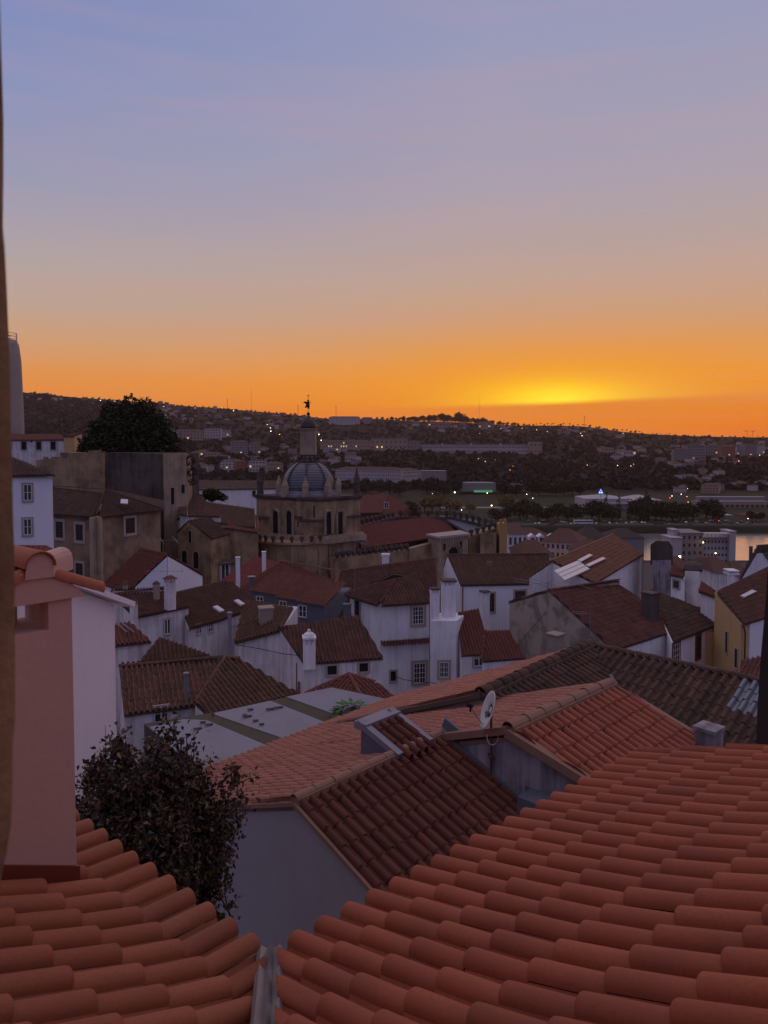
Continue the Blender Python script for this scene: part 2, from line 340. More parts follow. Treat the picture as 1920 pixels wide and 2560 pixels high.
# ---------------- houses ----------------
class House:
    def __init__(s, name, label, cat='house', wall=None, tile=None, lod=2, w=.22, L=.40, zb=None, group=None, over=.18, mort=None):
        s.name, s.label, s.cat, s.group = name, label, cat, group
        s.wallm = wall or WHITE; s.tile = tile or T_OLD; s.lod, s.w, s.L, s.zb, s.over = lod, w, L, zb, over
        s.mort = mort or MORTG
        s.h = {}; s.fac = []; s.body = MB(); s.roof = MB(); s.capb = MB(); s.parts = []; s.extra = []
    def lv(s, key, px, py, d): s.h[key] = -PD(px, py, d)[2]; return s
    def solve(s, r0, r1, e0, slope=.42, key='e', rk='r'):
        h = s.h[rk]; A = PZ(*r0, h)[:2]; B = PZ(*r1, h)[:2]; t = nrm(B-A); nn = np.array([-t[1], t[0]])
        f = lambda d: abs(np.dot(PZ(*e0, h+d)[:2]-A, nn))*slope-d
        prev = f(.05); dd = .05; got = None
        while dd < 9:
            cur = f(dd+.05)
            if prev > 0 >= cur or prev < 0 <= cur: got = dd+.025; break
            prev = cur; dd += .05
        s.h[key] = h+(got if got else 1.5)
        print('solve', s.name, 'h', round(h,2), 'drop', got)
        return s
    def P(s, p):
        if len(p) == 3 and isinstance(p[2], str): return PZ(p[0], p[1], s.h[p[2]])
        if len(p) == 3 and isinstance(p, tuple): return PD(*p)
        return np.asarray(p, float)
    def F(s, pts, over=None, body=True, tile=None, lod=None, w=None, L=None, mfun=None, slab=True, drop=.14, raw=False):
        over = s.over if over is None else over
        P = [np.asarray(p, float) for p in pts] if raw else [s.P(p) for p in pts]
        e0, e1 = P[0], P[1]; u = nrm(e1-e0); n = np.cross(u, P[-1]-e0)
        n = nrm(n); n = n if n[2] > 0 else -n; v = np.cross(n, u)
        if v[2] < 0: u = -u; v = np.cross(n, u)
        uv = [((p-e0)@u, (p-e0)@v) for p in P]; uv2 = [(a, b-over if b < .05 else b) for a, b in uv]
        mi = 0
        if tile is not None: 
            if tile not in s.extra: s.extra.append(tile)
            mi = 2+s.extra.index(tile)
        tiles(s.roof, e0, u, v, n, uv2, w or s.w, L or s.L, s.lod if lod is None else lod, mi, mfun=mfun)
        if slab:
            top = [e0+a*u+b*v-n*.045 for a, b in uv2]; bot = [p-n*.08 for p in top]; s.roof.prism(top, bot, 1)
        if body: s.fac.append([np.array([p[0], p[1], e0[2]-(n[0]*(p[0]-e0[0])+n[1]*(p[1]-e0[1]))/n[2]-drop]) for p in P])
        s.last = P; return s
    def back(s, k=1.0, P=None):   # mirrored rear slope of the last gable facet (e0,e1,r1,r0)
        P = P or s.last; e0, e1, r1, r0 = P[:4]; t = nrm((r1-r0)*np.array([1,1,0])); q = np.array([-t[1], t[0], 0])
        m = lambda e, r: e-2*((e-r)@q)*q*((1+k)/2)
        b0, b1 = m(e0, r0), m(e1, r1)
        keep = s.last; s.F([b1, b0, r0, r1], raw=True); s.last = keep; s.bk = (b0, b1); return s
    def gable(s, r0, r1, e0, e1=None, d=50, slope=.42, back=1.0, **k):
        s.lv('r', *r0, d); s.solve(r0, r1, e0, slope)
        R0, R1, E0 = PZ(*r0, s.h['r']), PZ(*r1, s.h['r']), PZ(*e0, s.h['e'])
        E1 = PZ(*e1, s.h['e']) if e1 else R1+(E0-R0)
        s.F([E0, E1, R1, R0], raw=True, **k); s.capl(R0, R1)
        if back: s.back(k=back)
        s.E0, s.E1, s.R0, s.R1 = E0, E1, R0, R1; return s
    def capl(s, *pts, r=.1, m=0):
        for a, b in zip(pts[:-1], pts[1:]): caps(s.capb, s.P(a) if isinstance(a, tuple) else a, s.P(b) if isinstance(b, tuple) else b, r=r, m=m)
        return s
    def part(s, name, mb, mats, kids=(), label=None, smooth=False): s.parts.append((name, mb, mats, kids, label, smooth)); return s
    def wallplane(s, a, b):
        a = s.P(a) if isinstance(a, tuple) else a; b = s.P(b) if isinstance(b, tuple) else b
        t = (b-a)*np.array([1,1,0]); t = nrm(t); n = np.array([t[1], -t[0], 0]); n = n if n@a < 0 else -n
        return a, t, n
    def win(s, a, b, cx, cy, wp, hp, cols=2, rows=3, fr=None, trim=None, kind='sash', tw=.13, label=None):
        o, t, n = s.wallplane(a, b)
        c = PPL(cx, cy, o, n); p0 = PPL(cx-wp/2, cy, o, n); p1 = PPL(cx+wp/2, cy, o, n); w = abs((p1-p0)@t)/2
        q0 = PPL(cx, cy-hp/2, o, n); q1 = PPL(cx, cy+hp/2, o, n); h = abs(q0[2]-q1[2])/2
        tr = MB(); ax = (t, UP, n)
        if tw > 0:
            for sx in (-1, 1): tr.box(c+sx*t*(w+tw/2), ax, (tw/2, h+tw, .045))
            tr.box(c+UP*(h+tw/2), ax, (w, tw/2, .043)); tr.box(c-UP*(h+tw/2)+n*.02, ax, (w+.02, tw/2, .07))
        else: tr.box(c, ax, (w+.01, h+.01, .008))
        pane = MB(); pane.box(c, ax, (w, h, .012)); sash = MB()
        if kind == 'sash':
            fw = .035
            for sx in (-1, 1): sash.box(c+sx*t*(w-fw/2)+n*.02, ax, (fw/2*1.4, h, .02))
            for sy in (-1, 1): sash.box(c+sy*UP*(h-fw/2)+n*.02, ax, (w, fw/2*1.4, .019))
            for i in range(1, cols): sash.box(c+t*(-w+2*w*i/cols)+n*.02, ax, (.028 if cols == 2 or i*2 == cols else .013, h, .017))
            for j in range(1, rows): sash.box(c+UP*(-h+2*h*j/rows)+n*.02, ax, (w, .013, .014))
        kids = [('pane', pane, GLASS if kind != 'hole' else DARK)]
        if kind == 'sash': kids.append(('sash', sash, fr or FRAMEW))
        s.parts.append(('window', tr, trim or TRIM, kids, label, False)); return s
    def chim(s, cx, yt, yb, wp, d, dp=None, style='cap', mat=None, yaw=.75, name='chimney', label=None):
        b = PD(cx, yb, d); t = PD(cx, yt, d); w = wp*d/FPX*.82; dp = dp or w; hh = t[2]-b[2]
        mb = MB(); cp = MB(); m = mat or WHITE; b = b-UP*.8; H = hh+.8
        if style == 'pipe':
            mb.tube([b, b+UP*H], w/2, 10); cp.tube([b+UP*(H+.02), b+UP*(H+.08)], w*.75, 10); cm = ZINC
        elif style == 'slots':
            mb.bxy(b, w, dp, H-.35, yaw)
            u = np.array([math.cos(yaw), math.sin(yaw), 0]); v = np.array([-u[1], u[0], 0]); cp.bxy(b+UP*(H-.08), w*1.12, dp*1.12, .1, yaw)
            k = max(2, int(w/.28))
            for i in range(k+1):
                for sd_ in (-1, 1): mb.box(b+u*(-w/2+w*i/k)*.94+v*sd_*dp*.45+UP*(H-.215), (u, v, UP), (.05, .04, .14))
            for i in range(3): 
                for sd_ in (-1, 1): mb.box(b+v*(-dp/2+dp*i/2)*.9+u*sd_*w*.45+UP*(H-.215), (u, v, UP), (.04, .05, .139))
            mb.bxy(b+UP*(H-.36), w*.7, dp*.7, .28, yaw); cm = MORTG
        elif style == 'fancy':
            mb.bxy(b, w, dp, H*.62, yaw); u = np.array([math.cos(yaw), math.sin(yaw), 0]); v = np.array([-u[1], u[0], 0])
            for i in (-1,0,1):
                for sd_ in (-1,1):
                    mb.box(b+u*i*w*.42+v*sd_*dp*.42+UP*H*.70, (u,v,UP), (w*.07,dp*.07,H*.08))
                    mb.box(b+v*i*dp*.42+u*sd_*w*.42+UP*H*.70, (u,v,UP), (w*.068,dp*.068,H*.081))
            mb.bxy(b+UP*H*.6, w*.6, dp*.6, H*.18, yaw)
            cp.bxy(b+UP*H*.78, w*1.12, dp*1.12, H*.05, yaw); cp.lathe(b+UP*H*.83, [(w*.55, 0), (w*.42, H*.07), (w*.15, H*.12), (w*.14, H*.17), (.02, H*.19)], 8); cm = m
        elif style == 'block':
            mb.bxy(b, w, dp, H, yaw); cp.bxy(b+UP*(H-.02), w*1.15, dp*1.15, .08, yaw); cm = m
        else:
            mb.bxy(b, w, dp, H-.3, yaw); u = np.array([math.cos(yaw), math.sin(yaw), 0]); v = np.array([-u[1], u[0], 0])
            for i in (-1,1):
                for j in (-1,1): mb.box(b+u*i*w*.4+v*j*dp*.4+UP*(H-.2), (u,v,UP), (w*.1,dp*.1,.11))
            t4 = [b+u*i*w*.7+v*j*dp*.7+UP*(H-.09) for i, j in ((-1,-1),(1,-1),(1,1),(-1,1))]
            ap = b+UP*(H+.12)
            cp.add(t4+[ap+u*w*.25, ap-u*w*.25, ], [(0,1,4,5),(2,3,5,4),(1,2,4),(3,0,5),(3,2,1,0)], 0); cm = T_OLD
        s.parts.append((name, mb, m, [('chimney_cap', cp, cm)], label, False)); return s
    def done(s):
        allp = np.concatenate([np.array(f) for f in s.fac]); c = allp.mean(0)
        zmin = allp[:,2].min(); g = float(min(zt(p[0], p[1]) for p in allp))
        zb = s.zb if s.zb is not None else min(zmin-3, g-.5)
        for f in s.fac: s.body.prism(f, float(zb))
        root = thing(s.name, s.label, s.cat, (c[0], c[1], zb), s.group)
        s.body.build('wall', s.wallm, root)
        ro = s.roof.build('roof', [s.tile, s.mort]+s.extra, root, smooth='tiles' if s.lod < 2 else False) if s.roof.n else None
        if s.capb.n and ro: s.capb.build('ridge_cap', [s.tile, s.mort], ro, smooth='tiles')
        for nm, mb, mats, kids, lab, sm in s.parts:
            o = mb.build(nm, mats, root, smooth=sm, label=lab)
            for kn, kb, km in kids: kb.build(kn, km, o)
        s.root = root; return root
# =============== the viewer's own building: two tiled wings meeting in a valley ===============
hN = 3.1
Vp = PZ(676, 2402, hN); eR1 = PZ(1582, 1906, hN+.02); eL1 = PZ(207, 2066, hN)
def flat(v): v = np.array(v, float); v[2] = 0; return nrm(v)
uR = flat(eR1-Vp); uL = flat(eL1-Vp)
vRh = np.array([uR[1], -uR[0], 0]); vLh = np.array([-uL[1], uL[0], 0])
if vRh[1] > 0: vRh = -vRh
if vLh[1] > 0: vLh = -vLh
LR = np.linalg.norm((eR1-Vp)[:2]); LL = np.linalg.norm((eL1-Vp)[:2])
wR = LR/20.1; wL = LL/10.1
print('near tile widths', wR, wL, 'uR', uR, 'uL', uL)
own = thing('tiled_house', 'nearest house with two new terracotta roof wings meeting at a lead valley', 'house', (Vp[0], Vp[1]-1.5, -12))
def wing(u, vh, w, umax, slopes, runs, g, nm, lab, tile, off):
    mb = MB(); z = 0.0; d = 0.0
    gd = np.array([g@u, g@vh]); k = gd[0]/gd[1]          # u of the valley line per metre of run
    for s_, Lh in zip(slopes, runs):
        u0 = k*d+.09; u1 = k*(d+Lh)+.09
        o = Vp+vh*d+UP*z; v = nrm(vh+UP*s_); n = nrm(np.cross(u, v)); n = n if n[2] > 0 else -n; L = Lh*math.sqrt(1+s_*s_)
        tiles(mb, o, u, v, n, [(u0, 0), (umax, 0), (umax, L), (u1, L)], w, L+.002, 0, 0, H=.067, jit=.003, u0=off, th=.022)
        # mortar bed under the course
        P4 = [o+u*(u0+.02), o+u*(umax-.03), o+u*(umax-.03)+v*L, o+u*(u1+.02)+v*L]
        top = [p-n*.062 for p in P4]; mb.prism(top, [p-n*.05 for p in top], 1)
        d += Lh; z += Lh*s_
    return mb.build(nm, [tile, MORT], own, smooth='tiles', label=lab), (d, z)
g_ = nrm([.13, -.99, 0])
offR = 0.62*wR; offL = .35*wL
wing(uR, vRh, wR, LR+.75*wR, [.34,.34,.37,.38,.44,.49,.54,.56,.58], [.437,.42,.395,.395,.40,.40,.40,.40,.40], g_, 'roof', 'right roof wing of new terracotta tiles seen from its stepped eave', T_NEAR, offR)
wing(uL, vLh, wL, LL+1.5, [.145,.44,.50,.50,.50,.5,.5], [.405,.39,.38,.38,.38,.38,.38], g_, 'roof', 'left roof wing of terracotta tiles around the pink chimney', T_NEARL, offL)
# lead valley gutter
mb = MB(); s_ = np.array([g_[1], -g_[0], 0]); cs = ((-.082,.03),(-.06,.062),(-.02,.035),(0,.08),(.02,.037),(.06,.065),(.082,.03)); n_ = 13; vs = []
for i in range(n_):
    a0 = Vp+g_*(i*.25-.06)+UP*(max(0, i*.25-.06)*.27)
    for x, z in cs: vs.append(a0+s_*(x+random.uniform(-.003,.003))+UP*(z+random.uniform(-.003,.003)+(.02 if i == 0 and x in (.022,.07) else 0)))
L_ = len(vs); k_ = len(cs); vs += [p-UP*.02 for p in vs]
fs = [(i*k_+j, i*k_+j+1, (i+1)*k_+j+1, (i+1)*k_+j) for i in range(n_-1) for j in range(k_-1)]; fs += [tuple(L_+x for x in f[::-1]) for f in fs]+[(j, L_+j, L_+j+1, j+1) for j in range(k_-1)]
mb.add(vs, fs, 0); mb.build('valley_gutter', LEAD, own)
# walls below the eaves
mb = MB()
inn = Vp+vRh*.35+vLh*.35
mb.prism([inn+uR*LR, inn, inn+vRh*3+g_*0, inn+uR*LR+vRh*3][::1], -12.0)
mb.prism([inn+uL*(LL+1), inn, inn+vLh*2.6, inn+uL*(LL+1)+vLh*2.6], -12.0)
for v in mb.v: v[:,2] = np.where(v[:,2] > -11.9, hN*-1-.2, v[:,2])
mb.build('wall', WHITE, own)
# chimney of the left wing
SLP = [.145,.44,.50,.50,.50,.5,.5]
def zL(p):
    d = (p-Vp)@vLh; z = -hN+.06
    for k_, s_ in enumerate(SLP): z += s_*min(max(d-.39*k_, 0), .39)
    return z
r_ = ray(192, 2192); cR = next(r_*t_ for t_ in np.arange(2, 7, .01) if (r_*t_)[2] < zL(r_*t_))
fx = -vLh; fy = uL                    # face runs down the slope, depth runs along the eave
print('chimney corner', cR)
w_ = .62; zb_ = cR[2]; xr = 0.0; xl = -w_; y0, y1 = 0.0, .5
def ct(x, y, z): p = cR+fx*x+fy*y; return np.array([p[0], p[1], z])
def fxp(px, py=1500):                 # position along the face for a pixel
    p = PPL(px, py, cR, fy); return (p-cR)@fx, p[2]
def cbox(mb, x0, x1, ya, yb, z0, z1, m=0):
    mb.prism([ct(x0,ya,z1), ct(x1,ya,z1), ct(x1,yb,z1), ct(x0,yb,z1)], [ct(x0,ya,z0), ct(x1,ya,z0), ct(x1,yb,z0), ct(x0,yb,z0)], m)
def zpx(py): return fxp(190, py)[1]
zo0, zo1, zq = zpx(1563), zpx(1499), zpx(1488)
mb = MB()
cbox(mb, xl, xr, y0, y1, zb_-.5, zo0)                       # shaft
xo = fxp(121, 1530)[0]
cbox(mb, xo, xr, y0, y0+.13, zo0, zo1+.02); cbox(mb, xl, xl+.12, y0, y0+.13, zo0, zo1+.02)
cbox(mb, xr-.10, xr, y1-.13, y1, zo0, zo1+.02); cbox(mb, xl, xl+.12, y1-.13, y1, zo0, zo1+.02); cbox(mb, xl+.28, xl+.42, y1-.12, y1, zo0, zo1+.02)
zap = zpx(1432)+.03; xm = fxp(90, 1420)[0]; xl = 2*xm-xr
print('xm', xm)
gf = lambda y: [ct(xl-.08, y, zo1+.02), ct(xr+.10, y, zo1+.02), ct(xm+.10, y, zap+.01), ct(xm-.10, y, zap+.01)]
A, B = gf(y0-.02), gf(y1+.02); mb.add(A+B, [(3,2,1,0),(4,5,6,7),(0,1,5,4),(1,2,6,5),(2,3,7,6),(3,0,4,7)], 0)
ch = mb.build('chimney', PINK, own, label='pink rendered chimney with an open vent and a small tiled gable')
mb = MB(); 
dz = w_*.30; vv_ = [ct(xr+.015, y0-.02, zb_+.075), ct(xr+.015, y1+.02, zb_+.075), ct(xl-.02, y1+.02, zb_+dz+.11), ct(xl-.02, y0-.02, zb_+dz+.11)]
mb.prism(vv_, [p-UP*.5 for p in vv_])
mb.build('flashing', REDBAND, ch)
mb = MB()                                                    # cap tiles: right slope barrel, left slope barrel, ridge barrel
def barrel(mb, a, b, r0, r1, thk=.014, k=11, arc=math.pi, n=None):
    a = np.asarray(a, float); b = np.asarray(b, float); d = nrm(b-a); s_ = nrm(np.cross(d, UP)); n = np.cross(s_, d); vs = []
    ring = []
    for (c, rr) in ((a, r0-thk), (a, r0-.003), (a+d*.006, r0), (b-d*.006, r1), (b, r1-.003), (b, r1-thk)):
        for j in range(k): 
            an = math.pi/2-arc/2+arc*j/(k-1); vs.append(c+rr*(s_*math.cos(an)+n*math.sin(an)))
    fs = [(i*k+j, i*k+j+1, (i+1)*k+j+1, (i+1)*k+j) for i in range(5) for j in range(k-1)]+[(5*k+j, 5*k+j+1, j+1, j) for j in range(k-1)]
    mb.add(vs, fs, 0)
for q in range(4):
    yy = y0+.03+q*.16
    barrel(mb, ct(xm+.03, yy, zap-.005), ct(xr+.21, yy, zpx(1492)+.005), .060, .072)
    barrel(mb, ct(xm-.03, yy, zap-.005), ct(xl-.15, yy, zpx(1492)+.03), .060, .072)
mb.build('cap_tile', T_B2, ch, smooth=True)
mb = MB(); barrel(mb, ct(xm+.01, y0-.05, zap+.045), ct(xm+.01, y0+.36, zap+.055), .105, .095); barrel(mb, ct(xm+.01, y0+.32, zap+.05), ct(xm+.01, y1+.06, zap+.05), .10, .095)
mb.build('ridge_tile', T_B2, ch, smooth=True)
mb = MB(); k = 9
vs = [ct(xm+.01+.088*math.cos(math.pi*j/(k-1)), y0-.035, zap+.045+.088*math.sin(math.pi*j/(k-1))) for j in range(k)]
vs += [ct(xm+.10, y0-.035, zap-.03), ct(xm-.085, y0-.035, zap-.03)][::1]
vs = vs[:k]+[vs[k+1], vs[k]]; m_ = len(vs)
mb.add(vs+[p+np.array([0,.3,0]) for p in vs], [tuple(range(m_-1,-1,-1))]+[(i,(i+1)%m_,m_+(i+1)%m_,m_+i) for i in range(m_)], 0)
mb.build('mortar_plug', PINK, ch)
# house front the viewer leans out of, unseen, added to block light from behind
mb = MB(); mb.bx((-7,-1.1,-6), (-1.0,-.75,3.6)); mb.bx((1.0,-1.1,-6), (8,-.75,3.6)); mb.bx((-1.0,-1.1,-6), (1.0,-.75,-.9)); mb.bx((-1.0,-1.1,1.2), (1.0,-.75,3.6)); mb.bx((-7,-6,-6), (8,-5.6,3.6)); mb.bx((-7.2,-6,3.6), (8.2,-.5,3.9))
mb.build('facade', PINK, own)
# stone window jamb left of the viewer
prof = [(-900,-30),(-100,-8),(0,-1),(60,1),(250,1),(400,-1),(540,4),(620,12),(720,16),(840,21),(960,24),(1100,27),(1250,30),(1370,33),(1480,37),(1580,35),(1700,38),(1800,38),(1880,30),(1960,32),(2060,28),(2130,17),(2200,2),(2400,-20),(3400,-60)]
prof = [(y, x) for y, x in prof]
mb = MB(); yj = .42; n = len(prof); vs = []
for (py, px) in prof:
    p = PD(px, py, yj); vs += [p, p+np.array([-.02,-.05,0]), p+np.array([-.25,-.06,0]), p+np.array([-.25,.3,0]), p+np.array([-.06,.12,0])]
mb.add(vs, [(i*5+j, i*5+(j+1)%5, (i+1)*5+(j+1)%5, (i+1)*5+j) for i in range(n-1) for j in range(5)], 0)
mb.build('window_jamb', JAMB, own, smooth=True)

# =============== B terrace: the first houses across the courtyard ===============
KB = 6.0
h = House('tiled_house', 'white gabled house below with a box dormer breaking its ridge', wall=GABLEW, tile=T_B1D, lod=1, w=.225, L=.42, over=.1, mort=MORT)
h.h['r'] = KB
A = PZ(738, 2003, KB); B = PZ(1108, 1834, KB); t = flat(B-A); q = np.array([t[1], -t[0], 0])   # q: to the right/near
if q[0] < 0: q = -q
sR, sLf = .40, .375
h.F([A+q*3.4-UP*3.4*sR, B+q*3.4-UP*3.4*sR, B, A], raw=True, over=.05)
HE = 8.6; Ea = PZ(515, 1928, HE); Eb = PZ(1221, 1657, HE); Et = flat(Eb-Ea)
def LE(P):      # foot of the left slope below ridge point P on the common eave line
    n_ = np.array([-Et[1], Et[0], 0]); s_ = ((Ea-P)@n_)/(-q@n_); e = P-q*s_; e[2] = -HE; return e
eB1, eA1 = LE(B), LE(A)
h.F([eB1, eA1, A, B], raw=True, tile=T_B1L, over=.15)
caps(h.capb, A, B, r=.085, m=1, lift=.05, L=.42, k=7, mort=1)
eB = lambda s_: B-q*s_-UP*s_*sLf
# verge strips
for e in (A+q*3.4-UP*3.4*sR, eA1):
    d_ = nrm(e-A); h.roof.box((A+e)/2-UP*.04-t*.03, (d_, t, np.cross(d_, t)), (np.linalg.norm(e-A)/2, .03, .035), 1)
# box dormer
mb = MB(); f0 = PD(890, 1897, 15.0); s0 = lambda px, py, hh: PZ(px, py, hh)
P1 = PZ(888, 1900, 6.35); P2 = PZ(990, 1896, 6.30); T1 = PD(888, 1823, P1[1]); T2 = PD(929, 1798, P1[1]+.95); T3 = PD(975, 1797, P1[1]+1.1)
dn = nrm(q*1-UP*sR)
w0 = PZ(1000, 1893, KB-.02)   # lower corner where the box meets the ridge side
# wedge: base rectangle along t and -q, top slopes up away from us
b0 = PZ(988, 1893, KB+.0); lenw = .98; bt = -q
base = [b0, b0+t*lenw, b0+t*lenw+bt*.95-UP*.36, b0+bt*.95-UP*.36]
hi_ = .34
top = [b0+UP*.02, b0+t*lenw+UP*.02, b0+t*lenw+bt*.92+UP*hi_, b0+bt*.92+UP*hi_]
vs = [base[0]-UP*.2, base[1]-UP*.2, base[2]-UP*.3, base[3]-UP*.3]+top
mb.add(vs, [(0,1,5,4),(1,2,6,5),(2,3,7,6),(3,0,4,7),(4,5,6,7)], 0)
# raised kerb around
e1_ = nrm(top[3]-top[0])
for off in (0.04, lenw-.04):
    c = (top[0]+top[3])/2+t*off+UP*.05; mb.box(c, (e1_, t, np.cross(e1_, t)), (np.linalg.norm(top[3]-top[0])/2+.1, .075, .06), 1)
mb.box((top[2]+top[3])/2+UP*.02, (t, bt, UP), (lenw/2+.03, .17, .075), 1)
tm = MB(); tiles(tm, top[0]-e1_*.25+UP*.05, t, e1_, nrm(np.cross(t, e1_))*(1 if np.cross(t, e1_)[2] > 0 else -1), [(.13,0),(lenw-.13,0),(lenw-.13,1.05),(.13,1.05)], .225, .42, 1, 0)
h.part('dormer', mb, [SLATE, ZINC], [('dormer_tiles', tm, T_B1D)], label='grey zinc box dormer with a tiled slope', smooth=False)
B1root = h.done()
# second house of the terrace
h = House('tiled_house', 'house with fresh red tiles and a damp grey gable behind the satellite dish', wall=GREYW, tile=T_B2, lod=1, w=.225, L=.42, over=.12, mort=MORT)
K2 = 5.47; C0 = PZ(1272, 1826, K2); C1 = PZ(1527, 1712, K2); ef = PZ(1747, 1846, 6.22); 
nn_ = nrm(np.cross(C1-C0, ef-C0)); en = PPL(1492, 1962, C0, nn_); dv = nrm(en-C0); df = nrm(ef-C1)
kk = abs((ef-C1)@flat(q))/abs(dv@flat(q)); en = C0+dv*kk
h.F([en, ef, C1, C0], raw=True, drop=.16)
# left slope: from ridge down to the shared eave line (continues the first house's eave)
l0 = LE(C0)-UP*.0; l1 = LE(C1)
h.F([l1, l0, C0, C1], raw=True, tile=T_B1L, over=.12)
caps(h.capb, C0, C1, r=.13, m=1, lift=.05, L=.55, mort=1)
for (a_, b_) in ((C0, en),):
    d_ = nrm(b_-a_); h.roof.box((a_+b_)/2+t*-.02-UP*.03, (d_, t, np.cross(d_, t)), (np.linalg.norm(b_-a_)/2, .10, .085), 1)
d_ = nrm(ef-C1); h.roof.box((C1+ef)/2, (d_, t, np.cross(d_, t)), (np.linalg.norm(ef-C1)/2, .07, .08), 1)
d_ = nrm(l0-C0); h.roof.box((C0+l0)/2+UP*.02, (d_, t, np.cross(d_, t)), (np.linalg.norm(l0-C0)/2, .10, .07), 1)
d_ = nrm(l1-C1); h.roof.box((C1+l1)/2+UP*.02, (d_, t, np.cross(d_, t)), (np.linalg.norm(l1-C1)/2, .10, .06), 1)
# sloped flashing along the foot of the gable
a_ = B+UP*.08-t*.03; b_ = B+q*3.4-UP*(3.4*sR-.08)-t*.03; d_ = nrm(b_-a_)
fl = MB(); fl.box((a_+b_)/2, (d_, t, np.cross(d_, t)), (np.linalg.norm(b_-a_)/2, .10, .05), 0)
fl.box((a_+b_)/2+UP*.16+t*.06, (d_, t, np.cross(d_, t)), (np.linalg.norm(b_-a_)/2, .03, .10), 0)
h.part('flashing', fl, SLATE)
bxm = MB(); pb = PPL(1375, 2010, B, t); bxm.box(pb-t*.2, (q, t, UP), (.42, .25, .16), 0)
h.part('roof_light', bxm, SLATE)
h.done()
# third: old dark roof with an L shaped ridge
h = House('tiled_house', 'long dark old roof with three pale glass tiles near its right end', wall=BEIGE, tile=T_DK, lod=1, w=.25, L=.43, over=.1, mort=MORTG)
K3 = 6.2; G0 = PZ(1203, 1738, K3); G1 = PZ(1478, 1613, K3); G2 = PZ(1925, 1708, K3); G2 = G1+(G2-G1)*1.12
tg = flat(G1-G0); qg = flat(G2-G1); sg = .40
DD = 5.2; # valley foot
vf = G1-tg*DD+qg*DD-UP*DD*sg
GW = T_DK
glass_cols = {}
def gmf(c, r): return 3 if (c in (GC, GC+1, GC+2) and GR0 <= r < GR0+2) else None
SKYG = plain('glass_tile', (.13,.15,.19), .25, 0, .2, 3, .8)
h.extra.append(T_OLD); h.extra.append(SKYG)
# right-hand slope falls towards us
e0_, e1_ = vf, G2-tg*DD-UP*DD*sg
GC = -99; GR0 = 0
ln = np.linalg.norm(e1_-e0_)
uu = nrm(e1_-e0_)
nv = nrm(np.cross(uu, G1-e0_)); nv = nv if nv[2] > 0 else -nv; vv = np.cross(nv, uu)
flip = vv[2] < 0
pg = PPL(1865, 1738, e0_, nv)
if flip: uu2 = -uu; vv = np.cross(nv, uu2)
else: uu2 = uu
cu, cv = (pg-e0_)@uu2, (pg-e0_)@vv
umin_ = min(0, (e1_-e0_)@uu2, (G2-e0_)@uu2, (G1-e0_)@uu2); GC = int((cu-umin_)/.25)-1; GR0 = int((cv+.1)/.43)-1
h.F([e0_, e1_, G2, G1], raw=True, mfun=lambda c, r: (3 if (GC <= c <= GC+2 and GR0 <= r <= GR0+2) else None))
# ridge-3 right slope (triangle towards the valley)
g0e = G0+qg*DD-UP*DD*sg
h.F([g0e, vf, G1, G0], raw=True)
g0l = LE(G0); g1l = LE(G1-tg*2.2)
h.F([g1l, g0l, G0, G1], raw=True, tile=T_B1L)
caps(h.capb, G0, G1, r=.16, m=0, lift=.05, L=.42, mort=1)
caps(h.capb, G1, G2, r=.09, m=0, lift=.03)
d_ = nrm(g0l-G0); h.roof.box((G0+g0l)/2+UP*.0, (d_, tg, np.cross(d_, tg)), (np.linalg.norm(g0l-G0)/2, .12, .06), 1)
vm = MB(); a_ = G1-tg*1.2+qg*1.2-UP*(1.2*sg-.11); b_ = G1-tg*3.4+qg*3.4-UP*(3.4*sg-.12); d_ = nrm(b_-a_); x_ = nrm(np.cross(d_, UP)); vm.box((a_+b_)/2, (d_, x_, np.cross(d_, x_)), (np.linalg.norm(b_-a_)/2, .05, .02), 0)
h.part('valley_gutter', vm, SLATE)
h.chim(1771, 1822, 1905, 62, 15.0, style='block', mat=GREYW, yaw=.72, label='squat grey chimney with a slab cap')
B3root = h.done()
# dark chimney stack at the right edge
mb = MB(); d0 = 8.6
pts = [PD(1889, 1960, d0), PD(1893, 1780, d0), PD(1902, 1640, d0), PD(1912, 1530, d0), PD(1919, 1428, d0)]
for i in range(len(pts)-1):
    a, b = pts[i], pts[i+1]
    top = [b, b+np.array([.7,0,0]), b+np.array([.95,.5,0]), b+np.array([.27,.5,0])]; bot = [a, a+np.array([.8,0,0]), a+np.array([1.05,.55,0]), a+np.array([.30,.55,0])]
    mb.prism(top, bot, 0)
p = pts[0]; mb.bx(p+np.array([.34,.0,-8]), p+np.array([.95,.6,0]), 0)
solo(mb, 'chimney_stack', plaster('sooty_masonry', (.05,.04,.036,1), (.02,.018,.018,1), .7, .5), 'dark flared masonry stack cut off by the right edge of the photo', 'chimney', (p[0], p[1], p[2]-8))
# satellite dish with pole
pd = PPL(1236, 1950, B+q*0, t)-t*.12
ptop = PD(1242, 1772, pd[1]); dish = thing('satellite_dish', 'white satellite dish on a rusty pole fixed to the grey gable', 'satellite dish', pd)
mb = MB(); mb.tube([pd, pd+UP*(ptop[2]-pd[2])], .022, 8)
for f_ in (.06,.36): mb.box(pd+UP*(ptop[2]-pd[2])*f_, np.eye(3), (.05,.09,.018))
mb.build('pole', RUST, dish)
mb = MB(); dc = PD(1226, 1777, pd[1]-.05); ax_ = nrm([-.93,-.12,.33]); s1 = nrm(np.cross(ax_, UP)); s2 = np.cross(s1, ax_); Rr, kk_ = .35, 24; vs = [dc]
for r_ in (.12,.22,.30,.35):
    for j in range(kk_):
        an = 2*math.pi*j/kk_; vs.append(dc+s1*r_*.88*math.cos(an)+s2*r_*1.08*math.sin(an)+ax_*(r_/.35)**2*.07)
